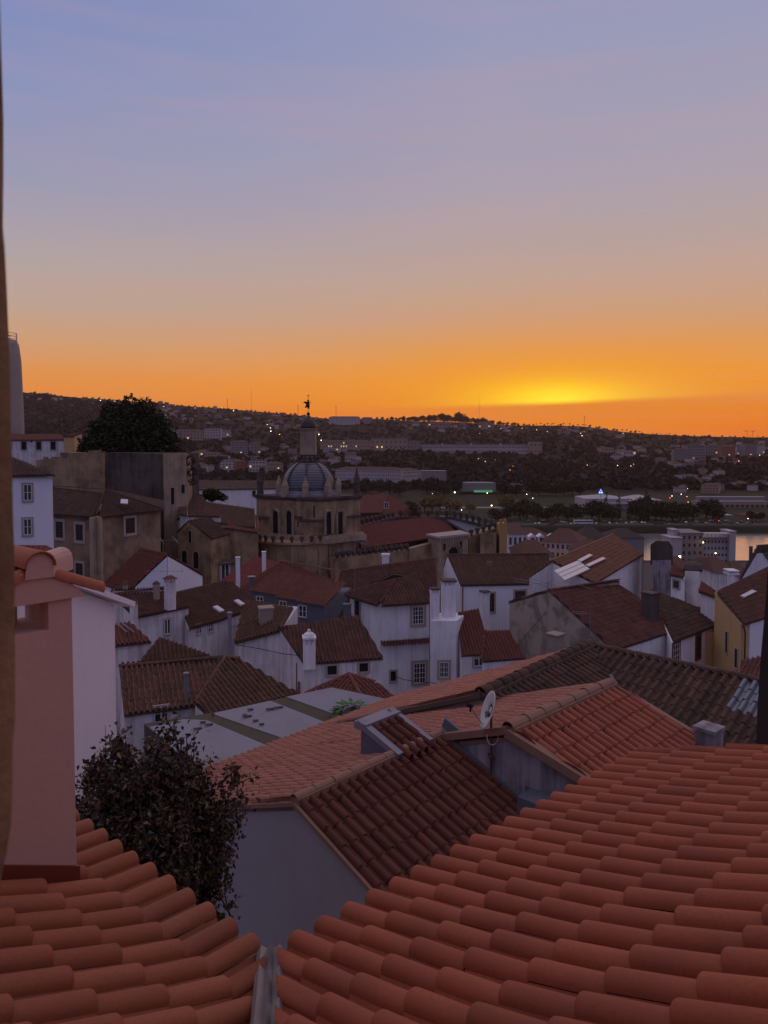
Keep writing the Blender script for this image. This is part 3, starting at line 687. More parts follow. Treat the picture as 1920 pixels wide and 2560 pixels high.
n1 = len(vs); vs += [v_-ax_*.012 for v_ in vs]
fs = [(0, 1+j, 1+(j+1)%kk_) for j in range(kk_)]+[(1+i*kk_+j, 1+i*kk_+(j+1)%kk_, 1+(i+1)*kk_+(j+1)%kk_, 1+(i+1)*kk_+j) for i in range(3) for j in range(kk_)]
fs += [tuple(n1+x for x in f[::-1]) for f in fs]+[(1+3*kk_+j, 1+3*kk_+(j+1)%kk_, n1+1+3*kk_+(j+1)%kk_, n1+1+3*kk_+j) for j in range(kk_)]
mb.add(vs, fs); mb.build('reflector', plain('dish_paint', (.62,.58,.58), .5), dish, smooth=True)
mb = MB(); lnb = dc+ax_*.42-UP*.02; mb.tube([dc-s2*.34*(1 if s2[2] > 0 else -1), lnb-UP*.03], .010, 6); mb.box(pd+UP*(ptop[2]-pd[2])*.93+np.array([-.05,0,0]), np.eye(3), (.07,.03,.06)); mb.build('arm', METAL, dish)
mb = MB(); mb.tube([lnb-ax_*.05, lnb+ax_*.07], [.03,.045], 10); mb.tube([lnb, lnb-UP*.12], .02, 6); mb.build('receiver', DARK, dish)
mb = MB(); mb.tube([pd+np.array([.11*math.cos(a)+.02, -.05, ptop[2]-pd[2]-.52+.17*math.sin(a)]) for a in np.linspace(math.pi*.95, 2.05*math.pi, 14)], .008, 5); mb.build('cable', FRAMEW, dish)
# =============== middle ground: houses of the old town ===============
TG = 'old town houses below the cathedral'
# --- white tall building behind the pink chimney
def boxhouse(name, label, corners, ztop_h, zb, wall, cat='house', **k):
    pass
w1 = House('white_building', 'tall plain white building with a slanted white gable behind the pink chimney', 'building', wall=WHITEC, tile=T_RED, lod=2, over=.1)
dW = 19.0
a = PD(286, 1520, dW); b = PD(60, 1420, dW-3.6)
t_ = flat(a-b); dp_ = np.array([-t_[1], t_[0], 0]); 
if dp_[1] < 0: dp_ = -dp_
aT = PPL(286, 1506, a, np.cross(t_, UP)); bT = PPL(150, 1452, a, np.cross(t_, UP)); cT = PPL(20, 1405, a, np.cross(t_, UP))
w1.fac.append([cT-UP*.05, aT-UP*.05, aT+dp_*.3-UP*.05, cT+dp_*.3-UP*.05]); lw_ = np.array([cT[0], cT[1], aT[2]]); w1.fac.append([p-UP*.6 for p in (lw_+dp_*.29, aT+dp_*.29, aT+dp_*7, lw_+dp_*7)])
eW = PPL(319, 1512, a, np.cross(t_, UP)); fb = MB(); d_ = nrm(eW-cT); n_ = np.cross(t_, UP)
fb.box((cT+eW)/2+UP*.02, (d_, n_, np.cross(d_, n_)), (np.linalg.norm(eW-cT)/2, .22, .07))
w1.part('fascia', fb, WHITEC)
w1.done()
# --- low white parapet house with a thin red roof edge, far left
w2 = House('white_house', 'white house with a thin red roof edge just left of the brown mansion', wall=WHITEC, tile=T_B2, over=.05)
w2.lv('r', 100, 1366, 30); w2.h['e'] = w2.h['r']+.22
p0, p1 = PZ(-80, 1376, w2.h['e']), PZ(148, 1378, w2.h['e']); q0, q1 = PZ(-80, 1366, w2.h['r']), PZ(105, 1366, w2.h['r'])
q0 = q0+np.array([0,.4,0]); q1 = q1+np.array([0,.4,0])
w2.F([p0, p1, q1, q0], raw=True, body=False)
w2.fac.append([p0-UP*.12, PZ(139, 1378, w2.h['e'])-UP*.12, PZ(139, 1378, w2.h['e'])+np.array([-.1,.38,-.12]), p0+np.array([0,.38,-.12])])
fb = MB(); fb.box((p0+p1)/2-UP*.06, (nrm(p1-p0), nrm(np.cross(nrm(p1-p0), UP)), UP), (np.linalg.norm(p1-p0)/2+.05, .12, .07)); w2.part('cornice', fb, WHITEC); w2.done()
# --- tall white house far left with two windows
h = House('tall_white_house', 'tall white house at the left edge with two red framed windows', wall=WHITEC, tile=T_DK)
h.lv('e', 134, 1186, 56)
h.F([(-120,1190,'e'), (140,1186,'e'), PD(28,1134,60.5), PD(-60,1134,60.5)], body=False)
E1 = PZ(131,1186,h.h['e']); E0 = PZ(-120,1190,h.h['e']); h.fac.append([E0-UP*.2, E1-UP*.2, E1+np.array([-4,8,-.2]), E0+np.array([0,8,-.2])])
for cy in (1231, 1317): h.win(E0, E1, 69, cy, 20, 40, 2, 2, fr=FRAMEW, tw=.14)
h.done()
# --- brown mansion
h = House('brown_mansion', 'brown three storey mansion with a hipped dark roof and barred windows', 'mansion', wall=BROWNW, tile=T_DK, L=.42, over=.45)
h.lv('e', 232, 1284, 74); h.h['r'] = h.h['e']-2.15
E = lambda px, py: PZ(px, py, h.h['e']); Rr = lambda px, py: PZ(px, py, h.h['r'])
eL, eM, eR = E(60,1275), E(240,1288), E(400,1270); rA = Rr(262,1224); rB = Rr(120,1214)
h.F([eL, eM, rA, Rr(80,1213)], raw=True, body=False); h.F([eM, eR, rA+(eR-eM)*.0+np.array([.4,.2,0]), rA], raw=True, body=False)
far = eR+np.array([-3.6,12,0]); h.fac.append([eL-UP*.15, eM-UP*.15, eR-UP*.15, far-UP*.15, eL+np.array([0,14,-.15])])
h.F([eR, far, rA+np.array([.8,6,0]), rA], raw=True, body=False)
h.capl(eM, rA); h.capl(rA, Rr(80,1213)); h.capl(eR, rA)
for cx, cy in ((149,1324), (199,1331)): h.win(eL, eM, cx, cy, 18, 40, 4, 5, fr=WOOD, tw=.3)
for cx, cy in ((150,1418), (199,1425)): h.win(eL, eM, cx, cy, 18, 34, 4, 4, fr=WOOD, tw=.22)
h.win(eM, eR, 325, 1314, 23, 38, 4, 5, fr=WOOD, tw=.28)
qn = MB(); qn.box(eM+UP*(-.15-9), (nrm((eL-eM)*[1,1,0]), np.cross(nrm((eL-eM)*[1,1,0]), UP), UP), (.75,.1,9)); qn.box(eM+UP*(-.15-9.003), (nrm((eR-eM)*[1,1,0]), np.cross(nrm((eR-eM)*[1,1,0]), UP), UP), (.75,.12,9)); h.part('quoin', qn, STONEP)
sk = MB(); pk = PD(311, 1260, 76); sk.box(pk+UP*.25, (nrm([1,.3,-.1]), nrm([-.3,1,.4]), nrm([0,-.4,1])), (.35,.5,.05)); h.part('skylight', sk, PANEL)
dn_ = MB(); pc = PD(238,1345,73); dn_.tube([pc, pc-UP*3.6], .06, 6); h.part('drainpipe', dn_, METAL); h.done()
# --- brown roofed house with white gable (behind H3)
h = House('gabled_house', 'house with a plain white gable and a brown roof under the mansion', wall=WHITEC, tile=T_RED, group=None)
h.lv('r', 419, 1387, 62); h.h['e'] = h.h['r']+2.9
g0 = PZ(419,1387,h.h['r']); r1_ = PZ(352,1372,h.h['r']); e0_ = PZ(322,1478,h.h['e']); e1_ = e0_+(r1_-g0); er = PZ(506,1436,h.h['e']-.3)
h.F([e0_, e1_, r1_, g0], raw=True); h.F([er, er+(r1_-g0), r1_, g0], raw=True); h.capl(g0, r1_)
ch_ = MB(); h.chim(313, 1455, 1470, 13, 57, style='cap', mat=BEIGE); h.done()
# --- H3 white house with the big capped chimney
h = House('white_house', 'small white house with one double window and two capped chimneys', wall=WDIRTY, tile=T_OLD, w=.2)
h.gable((280,1487), (417,1469), (336,1540), (471,1513), d=46, slope=.42)
h.win(h.E0, h.E1, 418, 1566, 15, 38, 2, 1, tw=.06)
h.chim(425, 1443, 1491, 26, 45, style='cap', mat=WDIRTY, label='tall white chimney with a small tiled cap'); h.chim(391, 1457, 1472, 15, 47, style='cap', mat=BEIGE, label='short brown chimney with a tiled cap')
h.chim(335, 1503, 1562, 18, 43, style='cap', mat=WDIRTY, label='slender chimney at the house corner'); h.done()
# lean-to below it
h = House('lean_to', 'dark red lean-to roof with two pale battens beside the white wall', 'lean-to', wall=WDIRTY, tile=T_RED)
h.lv('r', 323, 1556, 41); h.h['e'] = h.h['r']+.5
h.F([(280,1611,'e'), (377,1600,'e'), (325,1556,'r'), (283,1562,'r')])
bt_ = MB()
for x0, x1 in ((294, 318), (308, 336)): bt_.tube([PZ(x0,1560,h.h['r']-.12), PZ(x1,1580,h.h['e']-.42)], .03, 5)
h.part('batten', bt_, METAL); h.done()
# --- H2b roof behind
h = House('tiled_house', 'low brown roof wedged behind the mossy hipped roof', wall=WDIRTY, tile=T_BRN)
h.lv('r', 402, 1594, 39); h.h['e'] = h.h['r']+.8
h.F([(345,1651,'e'), (530,1632,'e'), (402,1594,'r'), (396,1595,'r')]); h.done()
# --- H2 mossy hipped roof
h = House('tiled_house', 'mossy hipped roof over a white wall with a glazed door, beside the bare bush', wall=WDIRTY, tile=T_RED, w=.23, L=.4, lod=1)
T_MOSSY = tilem('mossy_tile', (.125,.062,.045), (.19,.085,.06), (.065,.062,.024), .75, .85, 18)
h.tile = T_MOSSY
h.lv('r', 565, 1643, 35); h.solve((298,1667), (565,1643), (489,1757), .40)
e0_, e1_, e2_ = PZ(310,1780,h.h['e']), PZ(488,1757,h.h['e']), PZ(746,1734,h.h['e'])
r0_, r1_ = PZ(298,1667,h.h['r']), PZ(565,1643,h.h['r']); r2_ = PZ(598,1647,h.h['r'])
h.F([e0_, e1_, r1_, r0_], raw=True)
t2 = nrm(np.cross(UP, (r1_-r0_))); 
e3_ = PZ(522,1788,h.h['e'])
nn_ = nrm(np.cross(e2_-e3_, r1_-e3_)); h.F([e3_, e2_, PPL(598,1647,e3_,nn_), r1_, PPL(488,1757,e3_,nn_)], raw=True, tile=T_BRN, over=.05)
h.back(1.0, [e0_, e1_, r1_, r0_]); h.capl(r0_, r1_, r2_); h.capl(r1_, e1_, m=0)
h.win(e0_, e1_, 403, 1793, 36, 58, 2, 3, tw=.04, label='glazed door')
h.chim(466, 1686, 1742, 13, 32.0, style='pipe', mat=ZINC, label='grey metal flue'); h.done()
# --- H5 long roof with two skylights
h = House('tiled_house', 'long brown roof with two small skylights over a patched white wall', wall=WDIRTY, tile=T_BRN)
h.lv('r', 562, 1455, 54); h.solve((446,1482), (562,1455), (471,1568), .40)
e0_, e1_, e2_ = PZ(471,1568,h.h['e']), PZ(540,1549,h.h['e']), PZ(600,1600,h.h['e'])
r0_, r1_ = PZ(440,1484,h.h['r']), PZ(562,1455,h.h['r']); 
h.F([e0_, e1_, r1_, r0_], raw=True); h.F([e1_, PZ(650,1512,h.h['e']), r1_+np.array([.5,.3,0]), r1_], raw=True); h.capl(r0_, r1_)
for cx, cy in ((497,1569),(526,1564)): h.win(e0_, e1_, cx, cy+4, 12, 24, 2, 2, tw=.05)
for cx, cy in ((545,1527),(597,1511)):
    sk = MB(); c = PZ(cx, cy, h.h['e']-.9); u_ = nrm(e1_-e0_); n_ = nrm(np.cross(u_, r0_-e0_)); n_ = n_ if n_[2] > 0 else -n_; sk.box(c+n_*.14, (u_, np.cross(n_, u_), n_), (.2,.33,.05)); h.part('skylight', sk, PANEL)
h.done()
# --- H6 mossy roof with brick stump
h = House('tiled_house', 'mossy brown roof with a brick chimney stump and a tall steel flue', wall=WDIRTY, tile=T_BRN)
h.lv('r', 700, 1567, 46); h.h['r'] -= 0
r0_, r1_ = PD(612,1500,50), PD(740,1560,45); e0_, e1_ = PD(588,1603,43.5), PD(700,1574,43)
h.F([e0_, e1_, np.array(r1_)+[0,1,0], r0_], raw=True)
h.chim(665, 1519, 1566, 40, 45, style='block', mat=BEIGE, yaw=.3, label='crumbling brick chimney stump'); h.chim(575, 1534, 1640, 12, 41, style='pipe', mat=ZINC, label='tall round steel flue'); h.done()
# --- H7 white house with fancy chimney
h = House('white_house', 'streaked white house with an ornate white chimney and two square black windows', wall=WDIRTY, tile=T_OLD, lod=2, w=.23, L=.42, over=.15)
h.gable((699,1570), (893,1550), (759,1655), (957,1641), d=43, slope=.46, back=0)
bk0 = PPL(588, 1606, h.R0, np.cross(flat(h.E0-h.R0), UP)); R0, R1, E0, E1 = h.R0, h.R1, h.E0, h.E1
ff = R0+(R0-E0)*np.array([2.2,2.2,0]); 
dd_ = flat(R0-E0); far0 = R0+dd_*7.5-UP*2.6
pf = PPL(586, 1604, R0, np.cross(dd_, UP)); far0 = pf
h.F([far0+(R1-R0), far0, R0, R1][::1], raw=True)
h.win(E0, E1, 830, 1675, 23, 22, kind='hole', tw=.14); h.win(E0, E1, 909, 1668, 21, 21, kind='hole', tw=.14)
for cx, cy in ((649,1641),(673,1642)): h.win(far0, E0, cx, cy, 5, 13, 1, 2, tw=.05)
h.chim(773, 1574, 1634, 37, 40.5, style='fancy', mat=WHITE, yaw=.15, label='ornate white chimney with an arcaded top')
rp = MB(); pr = PPL(739, 1700, E0, np.cross(dd_, UP))+np.array([.1,-.1,0]); rp.tube([pr+UP*1.0, pr-UP*.8], .06, 8); h.part('drainpipe', rp, WOOD)
rp = MB(); pr = PPL(745, 1737, E0, np.cross(dd_, UP))+np.array([.1,-.15,0]); rp.tube([pr+UP*.8, pr-UP*.3], [.09,.14], 8); h.part('clay_pot', rp, T_B2)
h.done()
# --- H8 tall white house in the centre
h = House('tall_white_house', 'tall white central house with a hipped roof and merged white chimneys', wall=WHITE, tile=T_OLD, lod=2, w=.23, over=.3)
h.lv('e', 952, 1509, 50); h.h['r'] = h.h['e']-1.1
eL, eM, eR = PZ(868,1483,h.h['e']), PZ(950,1508,h.h['e']), PZ(1080,1500,h.h['e'])
rA, rB = PZ(988,1449,h.h['r']), PZ(1041,1441,h.h['r']); rM = (rA+rB)/2
eF = eR+(eL-eM)
h.F([eL, eM, rA], raw=True, over=.3, body=False); h.F([eM, eR, rB, rA], raw=True, over=.3, body=False)
h.F([eR, eF, rB], raw=True, body=False); h.F([eF, eL, rA, rB], raw=True, body=False)
top = [p-UP*.14 for p in (eL+np.array([.2,.1,0]), eM+np.array([0,.3,0]), eR+np.array([-.2,.1,0]), eF)]; h.fac.append(top)
h.capl(eM, rA); h.capl(rA, rB); h.capl(eL, rA); h.capl(eR, rB)
W0, W1, W2 = top[0], top[1], top[2]
h.win(W0, W1, 894, 1518, 11, 44, 1, 3, fr=FRAMER, tw=.14)
h.win(W1, W2, 1045, 1538, 27, 44, 4, 4, fr=FRAMEW, tw=.2)
h.win(W1, W2, 1049, 1682, 29, 49, 4, 4, tw=.2); h.win(W1, W2, 983, 1690, 13, 24, kind='hole', tw=.12)
lg = MB(); a_, t2, n2 = h.wallplane(W1, W2); l0, l1 = PPL(951,1612,a_,n2), PPL(1078,1603,a_,n2)
tiles(lg, l0+n2*.45, nrm((l1-l0)*[1,1,0]), nrm(-n2*.45+UP*.25), nrm(n2*.25+UP*.45), [(0,0),(np.linalg.norm(l1-l0),0),(np.linalg.norm(l1-l0),.52),(0,.52)], .22, .5, 2)
h.part('tiled_ledge', lg, T_OLD)
# big merged chimney masses on the right
for cx, yt, wp, d, nm in ((1086,1470,26,49.2,'slim'), (1120,1449,40,50.0,'broad')):
    h.chim(cx, yt, 1790, wp, d, style='slots', mat=WHITE, yaw=.08, label='%s white chimney stack running down the wall' % nm)
rt = PD(1148, 1536, 49.6); ex = MB(); ex.prism([PD(1078,1560,48.6), PD(1141,1558,48.6), PD(1159,1530,50), PD(1159,1530,50.9), PD(1078,1530,50.9)], -20.0); 
for v_ in ex.v: v_[:5,2] = PD(1120,1545,49.4)[2]
h.part('wing_wall', ex, WHITE)
wA, wB = PD(1078,1560,48.6), PD(1141,1558,48.6)
h.win(wA, wB, 1110, 1674, 22, 38, 4, 3, tw=.16); h.done()
# --- small hipped roof in front
h = House('tiled_house', 'tiny red hipped roof in front of the white central house', wall=WHITE, tile=T_RED, lod=2)
h.lv('r', 872, 1686, 38.5); h.h['e'] = h.h['r']+.6
ap = PZ(872,1686,h.h['r']); a0, a1, a2 = PZ(762,1735,h.h['e']), PZ(915,1762,h.h['e']), PZ(996,1746,h.h['e'])
h.F([a0, a1, ap], raw=True); h.F([a1, a2, PZ(938,1706,h.h['r']+.25), ap], raw=True); h.capl(ap, a1); h.capl(ap, a0); h.capl(ap, PZ(938,1706,h.h['r']+.25)); h.done()
# --- corrugated sheet roof
sh = House('warehouse', 'low warehouse roofed with pale sheets and two mossy strips', 'warehouse', wall=STONED, tile=T_OLD)
sh.lv('a', 560, 1850, 27.5)
o_ = PZ(374,1821,sh.h['a']); pl = [PZ(374,1830,sh.h['a']), PZ(505,1930,sh.h['a']), PZ(1010,1764,sh.h['a']-.6), PZ(718,1742,sh.h['a']-.9)]
nn = nrm(np.cross(pl[1]-pl[0], pl[3]-pl[0])); nn = nn if nn[2] > 0 else -nn
Q = lambda px, py, k=0: PPL(px, py, pl[0], nn)+nn*k
def sheet(mb, poly, m, k=0, corr=True):
    P = [Q(x, y, k) for x, y in poly]; mb.prism(P, [p-nn*.05 for p in P], m)
body = MB(); P = [Q(x, y) for x, y in ((360,1800),(505,1935),(1010,1766),(830,1723),(718,1742))]
body.prism([p-UP*.15 for p in P], -19.0, 0)
root = thing('warehouse', 'low warehouse roofed with pale sheets and two mossy strips', 'warehouse', (P[0][0], P[0][1], -19)); body.build('wall', STONED, root)
m1 = MB(); 
for poly in ([(374,1821),(460,1801),(518,1804),(672,1869),(507,1926),(440,1880)], [(530,1787),(676,1755),(806,1806),(842,1815),(719,1853)], [(716,1745),(830,1722),(1000,1758),(960,1780),(840,1790)]): sheet(m1, poly, 0, .06)
# corrugation ribs along the fall
m1.build('roof_sheet', SHEET, root)
m2 = MB(); 
for poly in ([(440,1801),(530,1784),(722,1852),(668,1871),(518,1803)], [(672,1754),(718,1744),(852,1790),(845,1816),(806,1808)]): sheet(m2, poly, 0, .03)
m2.build('moss_strip', MOSS, root)
for px, py in ((613,1794),(619,1797),(640,1808),(697,1775),(676,1779),(627,1780),(655,1817),(508,1812),(523,1818),(495,1828)):
    db = MB(); c = Q(px, py, .12); db.box(c, (nrm([1,.3,0]), nrm([-.3,1,.1]), nn), (random.uniform(.08,.2), .05, .015)); solo(db, 'debris', WOOD, 'scrap of dark debris lying on the pale sheet roof', 'debris', c, 'scraps of debris on the sheet roof')
# green plant growing by the sheet roof
def leafmat(name, c1, c2): 
    m, t, b = newmat(name); g = N('ShaderNodeNewGeometry', t); c = ramp(g.outputs['Random Per Island'], [(0, c1+(1,)), (1, c2+(1,))], t)
    t.links.new(c, b.inputs['Base Color']); b.inputs['Roughness'].default_value = .7; b.inputs['Specular IOR Level'].default_value = .2; return m
GREEN = leafmat('broad_green_leaf', (.05,.10,.045), (.13,.21,.09))
c0 = Q(885, 1800, -.3); pr = thing('green_plant', 'large leaved green plant growing at the edge of the sheet roof', 'plant', c0-UP*3); lf = MB(); stm = MB()
for i in range(26):
    an = random.uniform(0, 6.28); rr = random.uniform(.1, .75); b0_ = c0+np.array([math.cos(an)*rr*1.1, math.sin(an)*rr, 0]); hh = random.uniform(.15,.75)*(1.1-rr*.5)
    tip = b0_+np.array([math.cos(an)*.25, math.sin(an)*.25, hh]); stm.tube([c0-UP*.4, b0_*.4+c0*.6+UP*hh*.6, tip], .012, 4)
    for j in range(7):
        a2 = an+(j-3)*.55; d_ = nrm([math.cos(a2), math.sin(a2), random.uniform(-.5,.25)]); l_ = random.uniform(.3,.55); s_ = nrm(np.cross(d_, UP))
        lf.add([tip, tip+d_*l_*.5+s_*.08+UP*.03, tip+d_*l_, tip+d_*l_*.5-s_*.08+UP*.03], [(0,1,2,3)])
lf.build('leaves', GREEN, pr); stm.tube([c0-UP*3, c0], .05, 6); stm.build('stem', WOOD, pr)
# --- H11 long dark roofs in the centre with slate dormers
h = House('long_tiled_house', 'long dark house with a hip line and grey slate dormers in the centre', wall=BEIGE, tile=T_RED, w=.26, L=.45)
h.lv('r', 703, 1404, 66); h.h['e'] = h.h['r']+2.9
ra, rb, rc = PZ(703,1404,h.h['r']), PZ(847,1429,h.h['r']), PZ(1086,1397,h.h['r'])
ea, eb, ec = PZ(585,1478,h.h['e']-1.2), PZ(815,1566,h.h['e']), PZ(1145,1535,h.h['e'])
ec = eb+(rc-rb)*1.04; ei = PZ(735,1560,h.h['e'])
h.F([ei, eb, rb, ra], raw=True); h.F([eb, ec, rc, rb], raw=True, tile=T_OLD)
h.F([PZ(560,1498,h.h['e']), ei, ra], raw=True)
h.capl(ra, rb, r=.12); h.capl(rb, rc, r=.12); h.capl(rb, eb, r=.14); h.capl(ra, PZ(560,1498,h.h['e']), r=.12)
for (x0, x1, y0_, y1_, cx, wp, cy, hp, dd_, lb) in ((624, 700, 1476, 1530, 650, 17, 1501, 20, 57, 'slate dormer'), (688, 745, 1492, 1545, 708, 17, 1517, 29, 55.5, 'slate dormer'), (740, 812, 1503, 1562, 757, 19, 1528, 29, 53.5, 'slate dormer at the right end')):
    P0, P1 = PD(x0, y0_, dd_), PD(x1, y0_+(x1-x0)*.16, dd_-1.2); bk = np.array([1.6,6.5,0])
    db = MB(); db.prism([P0, P1, P1+bk, P0+bk], [p-UP*1.95 for p in (P0, P1, P1+bk, P0+bk)]); 
    rf_ = MB(); u_ = nrm(P1-P0); tiles(rf_, P0-UP*.0-nrm(bk)*.2, u_, nrm(nrm(bk)+UP*.12), nrm(UP-nrm(bk)*.12), [(0,0),(np.linalg.norm(P1-P0),0),(np.linalg.norm(P1-P0),5.5),(0,5.5)], .26, .45, 2)
    h.part('dormer', db, SLATE, [('dormer_tiles', rf_, T_RED)]); h.win(P0, P1, cx, cy, wp, hp, 2, 2, tw=.05)
h.chim(629, 1443, 1487, 17, 58, style='pipe', mat=SLATE, label='round slate coloured flue'); h.chim(868, 1511, 1550, 22, 52, style='block', mat=SLATE, yaw=.2, label='square grey roof box')
h.done()
# red roof with two slender white chimneys behind it
h = House('tiled_house', 'bright red sloping roof with two slender white chimneys before the cathedral', wall=WHITE, tile=tilem('bright_red_tile', (.22,.052,.046), (.27,.068,.055), (.10,.04,.035), .3))
h.lv('r', 690, 1412, 70); h.h['e'] = h.h['r']+1.2
h.F([(524,1468,'e'), (625,1462,'e'), (712,1400,'r'), (640,1392,'r')], lod=2)
h.chim(595, 1394, 1456, 13, 64, style='block', mat=WHITEC, yaw=.2, label='slender white chimney, left of the pair'); h.chim(660, 1380, 1428, 12, 66, style='block', mat=WHITEC, yaw=.2, label='slender white chimney, right of the pair'); h.done()
h = House('narrow_house', 'narrow stone fronted house with a tall double window and lead hood', wall=BROWNW, tile=T_DK)
h.lv('r', 562, 1400, 72); h.h['e'] = h.h['r']+.15; h.F([(543,1409,'e'), (588,1407,'e'), (572,1396,'r'), (556,1397,'r')])
h.win((543,1409,'e'), (588,1407,'e'), 563, 1432, 20, 44, 2, 1, tw=.14); h.done()
# --- H12 pale blue white house
h = House('white_house', 'pale blue-white house with red framed windows right of centre', wall=WHITEC, tile=T_BRN, w=.24)
h.lv('r', 1119, 1388, 64); h.solve((1119,1388), (1371,1385), (1151,1460), .42)
R0, R1, E0, E1 = PZ(1119,1388,h.h['r']), PZ(1371,1385,h.h['r']), PZ(1151,1460,h.h['e']), PZ(1382,1456,h.h['e'])
h.F([E0, E1, R1, R0], raw=True); h.back(); h.capl(R0, R1)
h.win(E0, E1, 1229, 1506, 13, 46, 2, 4, fr=FRAMER, tw=.14); h.win(E0, E1, 1300, 1488, 26, 22, 3, 2, fr=FRAMER, tw=.14)
h.chim(1211, 1477, 1580, 24, 58, style='slots', mat=WHITE, yaw=.3, label='leaning white chimney before the pale house')
dp = MB(); pc = PD(1157,1468,h.E0[1] if hasattr(h,'E0') else E0[1]-.1); dp.tube([pc, pc-UP*2.6], .05, 6); h.part('drainpipe', dp, FRAMER); h.done()
# --- H9 low red roofs between the white house and the beige gable
h = House('tiled_house', 'steep little red roof with a low white dormer wall right of the chimneys', wall=WHITE, tile=T_RED, w=.22)
h.lv('r', 1170, 1526, 51); h.h['e'] = h.h['r']+2.1
h.F([(1152,1634,'e'), (1222,1630,'e'), (1196,1526,'r'), (1145,1531,'r')]); h.win((1152,1634,'e'), (1222,1630,'e'), 1197, 1655, 26, 20, 2, 1, tw=.1); h.done()
h = House('tiled_house', 'small red hipped roof at the foot of the beige gable', wall=WHITE, tile=T_RED, w=.22)
h.lv('r', 1235, 1576, 47); h.h['e'] = h.h['r']+1.3
h.F([(1205,1648,'e'), (1312,1640,'e'), (1272,1574,'r'), (1213,1577,'r')]); h.capl((1205,1648,'e'), (1213,1577,'r')); h.done()
# --- H13 beige gable
h = House('gabled_house', 'house with a large mottled beige gable and dark red roof', wall=plaster('mottled_beige', (.40,.33,.27,1), (.16,.13,.11,1), .8, .2, lo=.45, hi=.55), tile=T_DK, w=.24, L=.42)
h.lv('r', 1373, 1476, 50); h.solve((1373,1476), (1549,1450), (1530,1622), .42)
R0, R1, E0, E1 = PZ(1373,1476,h.h['r']), PZ(1549,1450,h.h['r']), PZ(1530,1622,h.h['e']), PZ(1699,1568,h.h['e'])
h.tile = tilem('worn_red_tile', (.14,.058,.044), (.20,.08,.06), (.045,.037,.03), .6)
h.F([E0, E1, R1, R0], raw=True)
gd_ = flat(R0-E0); gl = PPL(1274,1505,R0,np.cross(gd_, UP)); 
h.F([gl+(R1-R0), gl, R0, R1], raw=True); h.capl(R0, R1)
fw_ = MB(); a_, t_, n2 = h.wallplane(E0, E1); ln_ = np.linalg.norm((E1-E0)[:2]); fw_.box((E0+E1)/2*np.array([1,1,0])+UP*(E0[2]-.16-3.5)+n2*.02, (t_, n2, UP), (ln_/2,.03,3.5)); h.part('front_wall', fw_, WHITE)
h.win(E0, E1, 1633, 1625, 20, 38, 4, 5, fr=FRAMEW, trim=FRAMER, tw=.12)
h.chim(1388, 1585, 1640, 40, 45.5, style='block', mat=BEIGE, yaw=.72, label='squat chimney with a mossy slab before the gable')
h.chim(1625, 1482, 1535, 38, 50, style='block', mat=STONED, yaw=.6, label='dark square chimney on the far end of the ridge'); h.done()
# white side house right of it and dark roof H17
h = House('white_house', 'white house under a dark brown roof between the beige gable and the yellow house', wall=WHITE, tile=T_BRN, w=.24)
h.tile = T_DK
h.lv('r', 1640, 1475, 56); h.h['e'] = h.h['r']+1.4
h.F([(1679,1602,'e'), (1782,1562,'e'), (1766,1492,'r'), (1625,1474,'r')])
h.win((1679,1602,'e'), (1782,1562,'e'), 1745, 1617, 11, 56, 2, 4, fr=WOOD, trim=FRAMER, tw=.12)
h.win((1679,1602,'e'), (1782,1562,'e'), 1690, 1632, 16, 44, 3, 3, fr=FRAMEW, trim=FRAMER, tw=.12); h.done()
# --- H14 roof with the solar panel
h = House('tiled_house', 'broad orange-brown roof carrying a solar panel over a white gable', wall=WHITE, tile=tilem('orange_brown_tile', (.19,.088,.052), (.25,.115,.066), (.10,.06,.04), .4), w=.26, L=.45)
h.lv('r', 1530, 1338, 76); h.solve((1530,1338), (1400,1405), (1482,1457), .36)
R0, R1 = PZ(1532,1337,h.h['r']), PZ(1381,1412,h.h['r']); E0 = PZ(1604,1384,h.h['e']); E1 = PZ(1482,1457,h.h['e'])
R1 = R0+(E1-E0)*1.15; h.F([E0, E1, R1, R0], raw=True); h.back(k=.3); h.capl(R0, R1)
R0s, E0s, E1s = R0, E0, E1
h.done()
nn = nrm(np.cross(E1s-E0s, R0s-E0s)); nn = nn if nn[2] > 0 else -nn
Q = lambda px, py, k=0: PPL(px, py, E0s, nn)+nn*k
sp = thing('solar_panel', 'pale solar water panel lying on the orange-brown roof', 'solar panel', Q(1428,1432,.1))
pm = MB(); P = [Q(1383,1434,.25), Q(1410,1458,.25), Q(1472,1429,.25), Q(1443,1408,.25)]; pm.prism(P, [p-nn*.12 for p in P]); pm.build('panel', PANEL, sp)
for f_ in (.33,.66):
    br = MB(); a_, b_ = P[0]*(1-f_)+P[1]*f_, P[3]*(1-f_)+P[2]*f_; br.tube([a_+nn*.01, b_+nn*.01], .025, 4); br.build('rail', METAL, sp)
tk = MB(); 
for a_, b_ in (((1446,1410),(1475,1394)), ((1466,1422),(1508,1402))):
    A_, B_ = Q(*a_, .3), Q(*b_, .3); x_ = nrm(np.cross(nn, B_-A_)); P = [A_-x_*.16, A_+x_*.16, B_+x_*.16, B_-x_*.16]; tk.prism(P, [p-nn*.1 for p in P])
tk.build('heat_pipe', PANEL, sp)
